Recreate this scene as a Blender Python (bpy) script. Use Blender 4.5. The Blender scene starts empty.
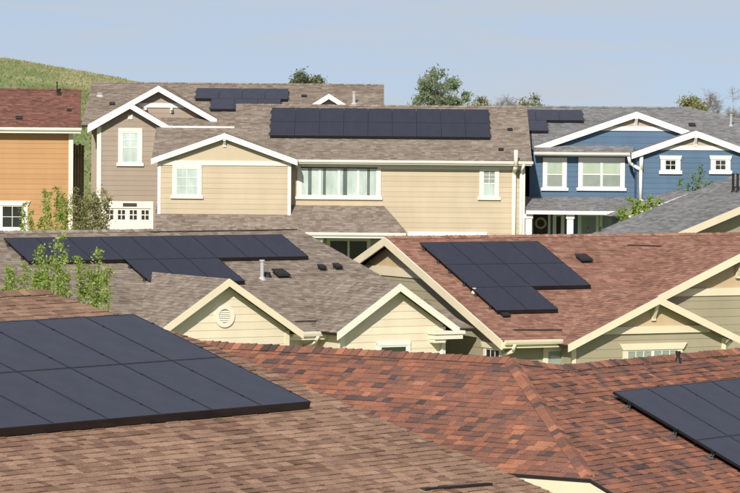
import bpy, math, random
from mathutils import Vector, Matrix
R = math.radians
random.seed(7)
S = bpy.context.scene
COL = S.collection

# ------------------------------------------------------------------ camera
F = 4111.0                       # focal length in photo pixels (740 wide) = 200 mm on full frame
CAM = Vector((0, 0, 10.0))
PITCH, ROLL = math.atan((246.5 - 88) / F), R(0.5)
_r, _f, _u = Vector((1, 0, 0)), Vector((0, math.cos(PITCH), -math.sin(PITCH))), Vector((0, math.sin(PITCH), math.cos(PITCH)))
CR = _r * math.cos(ROLL) + _u * math.sin(ROLL)
CU = _u * math.cos(ROLL) - _r * math.sin(ROLL)
cd = bpy.data.cameras.new('camera'); cam = bpy.data.objects.new('camera', cd); COL.objects.link(cam)
cd.sensor_width = 36; cd.lens = F / 740 * 36; cd.clip_start = 1; cd.clip_end = 6000
cam.matrix_world = Matrix(((CR.x, CU.x, -_f.x, CAM.x), (CR.y, CU.y, -_f.y, CAM.y), (CR.z, CU.z, -_f.z, CAM.z), (0, 0, 0, 1)))
S.camera = cam

def ray(px, py):
    return (_f * F + CR * (px - 370) - CU * (py - 246.5)) / F
def at(px, py, Y):
    d = ray(px, py); return CAM + d * (Y / d.y)
def project(p):
    v = p - CAM; w = v.dot(_f)
    return 370 + F * v.dot(CR) / w, 246.5 - F * v.dot(CU) / w

# ------------------------------------------------------------------ sky, sun, exposure
SUN_AZ, SUN_EL = R(-12), R(33)          # azimuth measured from behind the camera, towards its left
sun_dir = Vector((math.sin(SUN_AZ) * math.cos(SUN_EL), -math.cos(SUN_AZ) * math.cos(SUN_EL), math.sin(SUN_EL)))
W = bpy.data.worlds.new('World'); S.world = W; W.use_nodes = True
wn, wl = W.node_tree.nodes, W.node_tree.links; wn.clear()
out = wn.new('ShaderNodeOutputWorld'); bg = wn.new('ShaderNodeBackground'); sky = wn.new('ShaderNodeTexSky')
sky.sky_type = 'NISHITA'; sky.sun_disc = False; sky.sun_elevation = SUN_EL
sky.sun_rotation = math.atan2(sun_dir.x, sun_dir.y)
sky.altitude = 1700; sky.air_density = 1.0; sky.dust_density = 0.6; sky.ozone_density = 4.0
tc = wn.new('ShaderNodeTexCoord'); mp = wn.new('ShaderNodeMapping'); mp.vector_type = 'POINT'
mp.inputs['Location'].default_value = (0, 0, 0.10)
wl.new(tc.outputs['Generated'], mp.inputs['Vector']); wl.new(mp.outputs['Vector'], sky.inputs['Vector'])
# thin cirrus
m2 = wn.new('ShaderNodeMapping'); m2.inputs['Scale'].default_value = (14, 14, 110); m2.inputs['Rotation'].default_value = (0, R(6), 0)
nz = wn.new('ShaderNodeTexNoise'); nz.inputs['Scale'].default_value = 1.0; nz.inputs['Detail'].default_value = 6; nz.inputs['Distortion'].default_value = .6
rp = wn.new('ShaderNodeMapRange'); rp.inputs['From Min'].default_value = .42; rp.inputs['From Max'].default_value = .72; rp.inputs['To Min'].default_value = .58; rp.inputs['To Max'].default_value = .95
mx = wn.new('ShaderNodeMix'); mx.data_type = 'RGBA'; mx.inputs['B'].default_value = (5.6, 5.85, 6.3, 1)
wl.new(tc.outputs['Generated'], m2.inputs['Vector']); wl.new(m2.outputs['Vector'], nz.inputs['Vector'])
wl.new(nz.outputs['Fac'], rp.inputs['Value']); wl.new(rp.outputs['Result'], mx.inputs['Factor'])
wl.new(sky.outputs['Color'], mx.inputs['A']); wl.new(mx.outputs['Result'], bg.inputs['Color'])
bg.inputs['Strength'].default_value = .078
wl.new(bg.outputs['Background'], out.inputs['Surface'])
sd = bpy.data.lights.new('sun', 'SUN'); sd.energy = 4.2; sd.angle = R(.53); sd.color = (1, .93, .82)
so = bpy.data.objects.new('sun', sd); COL.objects.link(so)
so.rotation_euler = (-sun_dir).to_track_quat('-Z', 'Y').to_euler(); so.location = (-40, -40, 60)
S.view_settings.view_transform = 'Standard'; S.view_settings.look = 'None'
S.view_settings.exposure = 0.4; S.view_settings.gamma = 1; S.view_settings.use_curve_mapping = False

# ------------------------------------------------------------------ materials
MATS = {}
def base_mat(name, rough=.8, spec=.3):
    m = bpy.data.materials.new(name); m.use_nodes = True; MATS[name] = m
    b = m.node_tree.nodes['Principled BSDF']; b.inputs['Roughness'].default_value = rough
    b.inputs['Specular IOR Level'].default_value = spec
    return m, b, m.node_tree.nodes, m.node_tree.links
def paint(name, col, rough=.7, var=.10, scale=1.5, spec=.3, streak=True):
    """painted wood / metal: base colour with faint weathering"""
    m, b, n, l = base_mat(name, rough, spec)
    t = n.new('ShaderNodeTexCoord'); k = n.new('ShaderNodeTexNoise'); k.inputs['Scale'].default_value = scale; k.inputs['Detail'].default_value = 7
    mpp = n.new('ShaderNodeMapping'); mpp.inputs['Scale'].default_value = (1, 1, .35 if streak else 1)
    l.new(t.outputs['Object'], mpp.inputs['Vector']); l.new(mpp.outputs['Vector'], k.inputs['Vector'])
    r = n.new('ShaderNodeMapRange'); r.inputs['From Min'].default_value = .3; r.inputs['From Max'].default_value = .7
    r.inputs['To Min'].default_value = 1 - var; r.inputs['To Max'].default_value = 1 + var * .6
    l.new(k.outputs['Fac'], r.inputs['Value'])
    oi = n.new('ShaderNodeObjectInfo'); r2 = n.new('ShaderNodeMapRange'); r2.inputs['To Min'].default_value = .95; r2.inputs['To Max'].default_value = 1.03
    l.new(oi.outputs['Random'], r2.inputs['Value'])
    mu = n.new('ShaderNodeMath'); mu.operation = 'MULTIPLY'; l.new(r.outputs['Result'], mu.inputs[0]); l.new(r2.outputs['Result'], mu.inputs[1])
    v = n.new('ShaderNodeVectorMath'); v.operation = 'SCALE'; v.inputs[0].default_value = col[:3]
    l.new(mu.outputs[0], v.inputs['Scale']); l.new(v.outputs['Vector'], b.inputs['Base Color'])
    bp = n.new('ShaderNodeBump'); bp.inputs['Strength'].default_value = .15; bp.inputs['Distance'].default_value = .01
    k2 = n.new('ShaderNodeTexNoise'); k2.inputs['Scale'].default_value = 30; l.new(t.outputs['Object'], k2.inputs['Vector'])
    l.new(k2.outputs['Fac'], bp.inputs['Height']); l.new(bp.outputs['Normal'], b.inputs['Normal'])
    return m
def shingle(name, stops, grain=.25, stain=.15):
    """asphalt shingle: one tone per tab (attribute rnd), granules, weathering"""
    m, b, n, l = base_mat(name, .93, .2)
    a = n.new('ShaderNodeAttribute'); a.attribute_name = 'rnd'
    cr = n.new('ShaderNodeValToRGB'); el = cr.color_ramp.elements
    while len(el) < len(stops): el.new(.5)
    for e, (p, c) in zip(el, stops): e.position = p; e.color = (*c, 1)
    l.new(a.outputs['Fac'], cr.inputs['Fac'])
    t = n.new('ShaderNodeTexCoord')
    g = n.new('ShaderNodeTexNoise'); g.inputs['Scale'].default_value = 45; g.inputs['Detail'].default_value = 4
    s = n.new('ShaderNodeTexNoise'); s.inputs['Scale'].default_value = .55; s.inputs['Detail'].default_value = 5
    l.new(t.outputs['Object'], g.inputs['Vector']); l.new(t.outputs['Object'], s.inputs['Vector'])
    r1 = n.new('ShaderNodeMapRange'); r1.inputs['From Min'].default_value = .3; r1.inputs['From Max'].default_value = .7; r1.inputs['To Min'].default_value = 1 - grain; r1.inputs['To Max'].default_value = 1 + grain
    r2 = n.new('ShaderNodeMapRange'); r2.inputs['From Min'].default_value = .3; r2.inputs['From Max'].default_value = .7; r2.inputs['To Min'].default_value = 1 - stain; r2.inputs['To Max'].default_value = 1 + stain
    l.new(g.outputs['Fac'], r1.inputs['Value']); l.new(s.outputs['Fac'], r2.inputs['Value'])
    mu = n.new('ShaderNodeMath'); mu.operation = 'MULTIPLY'; l.new(r1.outputs[0], mu.inputs[0]); l.new(r2.outputs[0], mu.inputs[1])
    v = n.new('ShaderNodeVectorMath'); v.operation = 'SCALE'; l.new(cr.outputs['Color'], v.inputs[0]); l.new(mu.outputs[0], v.inputs['Scale'])
    l.new(v.outputs['Vector'], b.inputs['Base Color'])
    bp = n.new('ShaderNodeBump'); bp.inputs['Strength'].default_value = .35; bp.inputs['Distance'].default_value = .01
    l.new(g.outputs['Fac'], bp.inputs['Height']); l.new(bp.outputs['Normal'], b.inputs['Normal'])
    return m
def leafmat(name, c0, c1, c2, trans=.25):
    m, b, n, l = base_mat(name, .6, .3)
    a = n.new('ShaderNodeAttribute'); a.attribute_name = 'rnd'
    cr = n.new('ShaderNodeValToRGB'); el = cr.color_ramp.elements; el.new(.5)
    for e, (p, c) in zip(el, ((0, c0), (.5, c1), (1, c2))): e.position = p; e.color = (*c, 1)
    l.new(a.outputs['Fac'], cr.inputs['Fac']); l.new(cr.outputs['Color'], b.inputs['Base Color'])
    tr = n.new('ShaderNodeBsdfTranslucent'); l.new(cr.outputs['Color'], tr.inputs['Color'])
    mi = n.new('ShaderNodeMixShader'); mi.inputs[0].default_value = trans
    l.new(b.outputs[0], mi.inputs[1]); l.new(tr.outputs[0], mi.inputs[2]); l.new(mi.outputs[0], n['Material Output'].inputs['Surface'])
    return m

shingle('brown_shingle', [(0, (.138, .080, .058)), (.3, (.215, .130, .092)), (.62, (.258, .160, .112)), (1, (.318, .205, .145))], stain=.12)
shingle('red_shingle', [(0, (.070, .048, .046)), (.14, (.105, .064, .056)), (.27, (.165, .082, .062)), (.6, (.200, .092, .064)), (.86, (.262, .112, .070)), (1, (.335, .148, .090))])
shingle('taupe_shingle', [(0, (.150, .119, .096)), (.4, (.205, .167, .138)), (.7, (.235, .195, .163)), (1, (.285, .242, .205))], stain=.1)
shingle('rust_shingle', [(0, (.165, .085, .064)), (.4, (.235, .124, .090)), (.7, (.268, .144, .105)), (1, (.32, .182, .136))], stain=.12)
shingle('maroon_shingle', [(0, (.105, .050, .040)), (.4, (.155, .072, .055)), (.7, (.185, .088, .067)), (1, (.23, .115, .088))], stain=.1)
shingle('grey_shingle', [(0, (.125, .125, .13)), (.4, (.175, .175, .18)), (.7, (.20, .20, .205)), (1, (.24, .24, .245))], stain=.1)
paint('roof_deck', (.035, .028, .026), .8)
paint('drip_edge', (.02, .018, .018), .5)
paint('white_trim', (.74, .71, .67), .5, .05)
paint('cream_trim', (.70, .62, .46), .6, .06)
paint('pale_trim', (.76, .70, .60), .6, .06)
paint('tan_siding', (.47, .395, .285), .75, .07)
paint('tan_panel', (.50, .425, .305), .75, .07)
paint('yellow_siding', (.69, .615, .47), .75, .07)
paint('olive_siding', (.335, .30, .208), .75, .08)
paint('peach_panel', (.52, .40, .25), .75, .08)
paint('grey_siding', (.305, .245, .20), .75, .06)
paint('taupe_panel', (.45, .37, .29), .75, .06)
paint('blue_siding', (.080, .140, .222), .7, .10)
paint('orange_siding', (.43, .245, .118), .75, .06)
paint('garage_white', (.70, .62, .57), .6, .05)
paint('dark_fence', (.30, .23, .165), .85, .2)
paint('black_metal', (.010, .010, .013), .3, .1, spec=.5)
paint('vent_black', (.015, .014, .014), .55, .1)
paint('foot_metal', (.10, .10, .105), .4, .15, spec=.5)
paint('galvanised', (.42, .42, .43), .4, .15, spec=.6)
paint('soil', (.10, .075, .05), .95, .3)
paint('bark', (.16, .12, .085), .9, .3, 6)
paint('interior_dark', (.02, .022, .024), .8)  # shade of an unlit interior put into the colour
paint('door_brown', (.045, .035, .03), .5)
paint('curtain', (.78, .81, .77), .9, .2, 3)
paint('blind_cream', (.62, .63, .46), .9, .1, 3)
paint('blind_grey', (.46, .47, .43), .9, .1, 3)
paint('interior_dim', (.20, .23, .22), .8)  # dimness of the room put into the colour
paint('concrete', (.38, .36, .33), .9, .15)
m, b, n, l = base_mat('glass', .05, .5)
mi = n.new('ShaderNodeMixShader'); gl = n.new('ShaderNodeBsdfGlossy'); gl.inputs['Roughness'].default_value = .03
tr = n.new('ShaderNodeBsdfTransparent'); tr.inputs['Color'].default_value = (.95, .985, .98, 1)
mi.inputs[0].default_value = .13
l.new(tr.outputs[0], mi.inputs[1]); l.new(gl.outputs[0], mi.inputs[2]); l.new(mi.outputs[0], n['Material Output'].inputs['Surface'])
# solar glass: dark silicon under textured glass, faint cell grid
m, b, n, l = base_mat('solar_glass', .16, .4)
t = n.new('ShaderNodeTexCoord'); br = n.new('ShaderNodeTexBrick'); br.offset = 0
br.inputs['Scale'].default_value = 1; br.inputs['Brick Width'].default_value = .161; br.inputs['Row Height'].default_value = .163
br.inputs['Mortar Size'].default_value = .0022; br.inputs['Color1'].default_value = (.006, .006, .019, 1); br.inputs['Color2'].default_value = (.007, .007, .022, 1); br.inputs['Mortar'].default_value = (.010, .010, .022, 1)
l.new(t.outputs['Object'], br.inputs['Vector']); du = n.new('ShaderNodeTexNoise'); du.inputs['Scale'].default_value = 1.1; du.inputs['Detail'].default_value = 7
dm = n.new('ShaderNodeMapping'); dm.inputs['Scale'].default_value = (3, .6, 1); gm = n.new('ShaderNodeNewGeometry'); l.new(gm.outputs['Position'], dm.inputs['Vector']); l.new(dm.outputs['Vector'], du.inputs['Vector'])
df = n.new('ShaderNodeMapRange'); df.inputs['From Min'].default_value = .4; df.inputs['From Max'].default_value = .8; df.inputs['To Max'].default_value = .022
l.new(du.outputs['Fac'], df.inputs['Value'])
dx = n.new('ShaderNodeMix'); dx.data_type = 'RGBA'; dx.inputs['B'].default_value = (.22, .20, .18, 1)
l.new(df.outputs[0], dx.inputs['Factor']); l.new(br.outputs['Color'], dx.inputs['A']); l.new(dx.outputs['Result'], b.inputs['Base Color'])
ns = n.new('ShaderNodeTexNoise'); ns.inputs['Scale'].default_value = 2.5; ns.inputs['Detail'].default_value = 6
rr = n.new('ShaderNodeMapRange'); rr.inputs['To Min'].default_value = .20; rr.inputs['To Max'].default_value = .36
l.new(t.outputs['Object'], ns.inputs['Vector']); l.new(ns.outputs['Fac'], rr.inputs['Value']); l.new(rr.outputs[0], b.inputs['Roughness'])
leafmat('leaf_bright', (.16, .24, .04), (.28, .38, .08), (.42, .50, .15), .4)
leafmat('leaf_mid', (.08, .13, .03), (.15, .22, .055), (.25, .31, .10), .35)
leafmat('leaf_olive', (.19, .20, .08), (.28, .28, .12), (.38, .37, .19), .45)
leafmat('leaf_tree', (.18, .23, .13), (.27, .33, .20), (.37, .42, .28), .48)
leafmat('leaf_dark', (.13, .16, .09), (.19, .215, .125), (.27, .29, .17), .45)
leafmat('twig', (.16, .13, .11), (.22, .19, .16), (.28, .25, .22), .0)
leafmat('grass_tuft', (.15, .20, .07), (.24, .26, .11), (.38, .34, .19), .4)
m, b, n, l = base_mat('grassland', .95, .1)
t = n.new('ShaderNodeTexCoord'); mpp = n.new('ShaderNodeMapping'); mpp.inputs['Scale'].default_value = (.05, .012, .05)
l.new(t.outputs['Object'], mpp.inputs['Vector'])
n1 = n.new('ShaderNodeTexNoise'); n1.inputs['Scale'].default_value = 2.2; n1.inputs['Detail'].default_value = 9; n1.inputs['Roughness'].default_value = .68
l.new(mpp.outputs['Vector'], n1.inputs['Vector'])
cr = n.new('ShaderNodeValToRGB'); el = cr.color_ramp.elements; el.new(.5); el.new(.6)
for e, (p, c) in zip(el, ((.36, (.13, .18, .06)), (.50, (.19, .24, .09)), (.60, (.31, .30, .15)), (.74, (.44, .38, .23)))): e.position = p; e.color = (*c, 1)
l.new(n1.outputs['Fac'], cr.inputs['Fac']); l.new(cr.outputs['Color'], b.inputs['Base Color'])

# ------------------------------------------------------------------ mesh helpers
class MB:
    def __init__(s): s.v = []; s.f = []; s.r = []
    def add(s, vs, fs, rnd=.5):
        o = len(s.v); s.v += [tuple(p) for p in vs]; s.r += [rnd] * len(vs)
        s.f += [tuple(i + o for i in q) for q in fs]; return s
    def hexa(s, p, rnd=.5):             # p: bottom 4 ccw, top 4
        return s.add(p, [(3, 2, 1, 0), (4, 5, 6, 7), (0, 1, 5, 4), (1, 2, 6, 5), (2, 3, 7, 6), (3, 0, 4, 7)], rnd)
    def box(s, a, b, rnd=.5):
        (x0, y0, z0), (x1, y1, z1) = a, b
        return s.hexa([(x0, y0, z0), (x1, y0, z0), (x1, y1, z0), (x0, y1, z0), (x0, y0, z1), (x1, y0, z1), (x1, y1, z1), (x0, y1, z1)], rnd)
    def prism(s, poly, vec, rnd=.5):    # poly of 3D points, extruded by vec
        n = len(poly); vec = Vector(vec); q = [Vector(p) for p in poly]
        return s.add(q + [p + vec for p in q], [tuple(range(n)), tuple(range(2 * n - 1, n - 1, -1))] + [(i + n, (i + 1) % n + n, (i + 1) % n, i) for i in range(n)], rnd)
    def tube(s, p0, p1, r0, r1, n=6, rnd=.5, caps=True):
        p0, p1 = Vector(p0), Vector(p1); d = (p1 - p0)
        if d.length < 1e-6: return s
        d.normalize(); a = d.orthogonal().normalized(); b = d.cross(a)
        vs = [p0 + (a * math.cos(2 * math.pi * i / n) + b * math.sin(2 * math.pi * i / n)) * r0 for i in range(n)] + \
             [p1 + (a * math.cos(2 * math.pi * i / n) + b * math.sin(2 * math.pi * i / n)) * r1 for i in range(n)]
        fs = [(i, (i + 1) % n, (i + 1) % n + n, i + n) for i in range(n)]
        if caps: fs += [tuple(range(n - 1, -1, -1)), tuple(range(n, 2 * n))]
        return s.add(vs, fs, rnd)
    def mesh(s, name, mat, smooth=False):
        me = bpy.data.meshes.new(name); me.from_pydata(s.v, [], s.f)
        at_ = me.attributes.new('rnd', 'FLOAT', 'POINT'); at_.data.foreach_set('value', s.r)
        me.materials.append(MATS[mat])
        if smooth: me.polygons.foreach_set('use_smooth', [True] * len(me.polygons))
        me.update(); return me
    def build(s, name, mat, parent=None, smooth=False):
        return link(name, s.mesh(name, mat, smooth), parent)
def link(name, me, parent=None):
    o = bpy.data.objects.new(name, me); COL.objects.link(o); o.parent = parent; return o
def tag(o, label, cat, group=None):
    o['label'] = label; o['category'] = cat
    if group: o['group'] = group
    return o
def kind(o, k): o['kind'] = k; return o
def empty(name, loc, rz=0):
    o = bpy.data.objects.new(name, None); COL.objects.link(o); o.location = loc; o.rotation_euler.z = rz; o.empty_display_size = .3; return o
def clip(sub, poly):
    """Sutherland-Hodgman: subject polygon clipped by a convex polygon (2D)"""
    ar = sum(poly[i][0] * poly[(i + 1) % len(poly)][1] - poly[(i + 1) % len(poly)][0] * poly[i][1] for i in range(len(poly)))
    if ar < 0: poly = poly[::-1]
    for i in range(len(poly)):
        (ax, ay), (bx, by) = poly[i], poly[(i + 1) % len(poly)]
        ex, ey = bx - ax, by - ay; res = []
        for j in range(len(sub)):
            p, q = sub[j - 1], sub[j]
            sp = ex * (p[1] - ay) - ey * (p[0] - ax); sq = ex * (q[1] - ay) - ey * (q[0] - ax)
            if (sp >= 0) != (sq >= 0):
                k = sp / (sp - sq); res.append((p[0] + (q[0] - p[0]) * k, p[1] + (q[1] - p[1]) * k))
            if sq >= 0: res.append(q)
        sub = res
        if len(sub) < 3: return []
    return sub

class House:
    """an Empty at the base; local x along the front (right), y away from the viewer, z up"""
    def __init__(s, name, label, px, py, Y, theta, base):
        p = at(px, py, Y); s.base = base; s.th = theta
        s.o = Vector((p.x, p.y, base)); s.zo = p.z - base
        s.e = tag(empty(name, s.o, theta), label, 'house'); s.M = Matrix.Rotation(-theta, 3, 'Z')
    def w(s, p): return s.M.inverted() @ Vector(p) + s.o
    def hit(s, px, py, p0, n):
        o = s.M @ (CAM - s.o); d = s.M @ ray(px, py); n = Vector(n)
        k = (Vector(p0) - o).dot(n) / d.dot(n); return o + d * k
    def hy(s, px, py, y): return s.hit(px, py, (0, y, 0), (0, 1, 0))
    def hx(s, px, py, x): return s.hit(px, py, (x, 0, 0), (1, 0, 0))
    def hr(s, px, py, p0, gx, gy): return s.hit(px, py, p0, (-gx, -gy, 1))

# ------------------------------------------------------------------ roofs
def plane_axes(poly):
    n = (poly[1] - poly[0]).cross(poly[2] - poly[0]).normalized()
    if n.z < 0: n = -n
    e2 = (Vector((0, 0, -1)) - n * (-n.z)).normalized()     # downslope
    e1 = e2.cross(n).normalized()
    return e1, e2, n
def tabs_on(poly, expo, wmin, wmax, rng, lift=1.0, near=None):
    """yield (mb-ready verts, faces, rnd, centre) for every shingle tab on the face"""
    e1, e2, n = plane_axes(poly); o = poly[0]
    pl = [((p - o).dot(e1), (p - o).dot(e2)) for p in poly]
    a0, a1 = min(p[0] for p in pl), max(p[0] for p in pl); b0, b1 = min(p[1] for p in pl), max(p[1] for p in pl)
    rows = int((b1 - b0) / expo) + 1; wave = [rng.uniform(0, 6.28) for _ in range(3)]
    for r in range(rows):
        bb = b1 - r * expo; a = a0 - rng.uniform(0, wmax); row = rng.gauss(0, .06); prev = .5
        while a < a1:
            wd = rng.uniform(wmin, wmax)
            q = clip([(a, bb - expo), (a + wd, bb - expo), (a + wd, bb + .002), (a, bb + .002)], pl)
            a += wd
            if len(q) < 3: continue
            h = (.005, .014)[rng.random() < .55] * lift * rng.uniform(.8, 1.25); jit = rng.uniform(-.004, .004) * lift
            rnd = min(1, max(0, rng.random() * .82 + .09 + row + rng.gauss(0, .05)))
            top = [o + e1 * x + e2 * (y + (jit if y > bb - .01 else 0)) + n * (.003 + h * max(0, (y - bb + expo) / expo)) for x, y in q]
            bot = [o + e1 * x + e2 * y - n * .012 for x, y in q]
            k = len(q); fs = [tuple(range(k))] + [(i, i + k, (i + 1) % k + k, (i + 1) % k) for i in range(k)]
            yield top + bot, fs, rnd, top[0]
def roof(H, faces, mat, name='roof', expo=.14, wmin=.12, wmax=.28, lift=1.0, seed=1, single=0, deck=.10, parent=None, skip=None):
    """deck slab for all faces + shingle tabs; `single` of the largest in view become parts of their own"""
    rng = random.Random(seed); d = MB()
    for f in faces:
        f = [Vector(p) for p in f]; e1, e2, n = plane_axes(f)
        if (f[1] - f[0]).cross(f[2] - f[0]).z < 0: f = f[::-1]
        d.prism(f, n * -deck)
    ro = d.build(name, 'roof_deck', parent or H.e)
    tabs = []
    for f in faces: tabs += list(tabs_on([Vector(p) for p in f], expo, wmin, wmax, rng, lift))
    pick = set()
    if single:
        sc = []
        for i, t in enumerate(tabs):
            w = H.w(t[3]); x, y = project(w)
            if 4 < x < 736 and 4 < y < 489 and (skip is None or not skip(x, y)) and len(t[0]) == 8: sc.append(((w - CAM).length, i))
        sc.sort(); pick = {i for _, i in sc[:single]}
    fld = MB()
    for i, (v, f, rnd, c) in enumerate(tabs):
        if i in pick: MB().add(v, f, rnd).build('shingle', mat, ro)
        else: fld.add(v, f, rnd)
    if fld.v: kind(fld.build('shingle_field', mat, ro), 'stuff')
    return ro
def caps(P, Q, s1, s2, mat, parent, expo=.15, wd=.15, lift=.012, seed=3, separate=False, name='ridge_cap'):
    """cap shingles folded over a ridge or hip from Q (low) to P (high)"""
    rng = random.Random(seed); P, Q = Vector(P), Vector(Q); d = (P - Q); L = d.length; d.normalize()
    up = Vector((0, 0, 1)); s1 = Vector(s1).normalized(); s2 = Vector(s2).normalized()
    s1 = (s1 - d * s1.dot(d)).normalized(); s2 = (s2 - d * s2.dot(d)).normalized()
    n = int(L / expo); big = MB()
    for i in range(n + 1):
        c0 = Q + d * (i * expo); c1 = c0 + d * min(expo * 1.7, L - i * expo + .02); h0 = lift * rng.uniform(1.5, 3.2); h1 = .004
        prof = lambda c, h: [c + s1 * wd + up * (h * .55 + .008), c + s1 * wd * .45 + up * (h * 1.0 + .006), c + up * (h + .016), c + s2 * wd * .45 + up * (h * 1.0 + .006), c + s2 * wd + up * (h * .55 + .008)]
        A, B = prof(c0, h0 + .008), prof(c1, h1 + .008); C = [p - up * .03 for p in A]
        fs = [(j, j + 1, j + 6, j + 5) for j in range(4)] + [(j + 10, j + 11, j + 1, j) for j in range(4)]
        mb = MB() if separate else big
        mb.add(A + B + C, fs, rng.random())
        if separate: mb.build(name, mat, parent)
    if not separate: kind(big.build(name, mat, parent), 'stuff')
def rake_pair(H, xc, yf, zr, w0, w1, t, hv, mat, th=.04, name='rake_board', tr=None):
    """two sloping boards on the front of a gable facing -y"""
    tr = tr or t
    for sg, ww, tt in ((-1, w0, t), (1, w1, tr)):
        MB().prism([(xc, yf, zr + .012), (xc + sg * ww, yf, zr - tt * ww + .012), (xc + sg * ww, yf, zr - tt * ww - hv), (xc, yf, zr - hv)], (0, -th, 0)).build(name, mat, H.e)

# ------------------------------------------------------------------ walls, windows
class WF:
    """wall frame: origin, direction along the wall (left to right seen from outside), outward normal, all house-local"""
    def __init__(s, H, o, ax, outn): s.H = H; s.o = Vector(o); s.ax = Vector(ax); s.n = Vector(outn)
    def P(s, a, z, n=0): return s.o + s.ax * a + Vector((0, 0, z)) + s.n * n
    def px(s, px, py):
        p = s.H.hit(px, py, s.o, s.n) - s.o; return p.dot(s.ax), p.z
    def box(s, mb, a0, a1, z0, z1, n0, n1):
        return mb.hexa([s.P(a0, z0, n1), s.P(a1, z0, n1), s.P(a1, z0, n0), s.P(a0, z0, n0), s.P(a0, z1, n1), s.P(a1, z1, n1), s.P(a1, z1, n0), s.P(a0, z1, n0)])
def front(H, y): return WF(H, (0, y, 0), (1, 0, 0), (0, -1, 0))
def wall(wf, poly, mat, expo=.21, planks=True, name='wall', thick=.15, zstart=None):
    mb = MB(); mb.prism([wf.P(a, z, 0) for a, z in poly], wf.n * -thick)
    wo = mb.build(name, mat, wf.H.e)
    if not planks: return wo
    a0, a1 = min(p[0] for p in poly), max(p[0] for p in poly); z0, z1 = min(p[1] for p in poly), max(p[1] for p in poly)
    z = z0 if zstart is None else zstart
    while z < z1:
        q = clip([(a0, z), (a1, z), (a1, z + expo), (a0, z + expo)], poly)
        if len(q) >= 3:
            k = len(q); fr_ = [wf.P(a, zz, .016 - .011 * (zz - z) / expo) for a, zz in q]; bk = [wf.P(a, zz, -.001) for a, zz in q]
            MB().add(fr_ + bk, [tuple(range(k))] + [(i, i + k, (i + 1) % k + k, (i + 1) % k) for i in range(k)]).build('plank', mat, wo)
        z += expo
    return wo
def bar(wf, a0, a1, z0, z1, n1, mat, name, parent=None, n0=0):
    return wf.box(MB(), a0, a1, z0, z1, n0, n1).build(name, mat, parent or wf.H.e)
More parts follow.
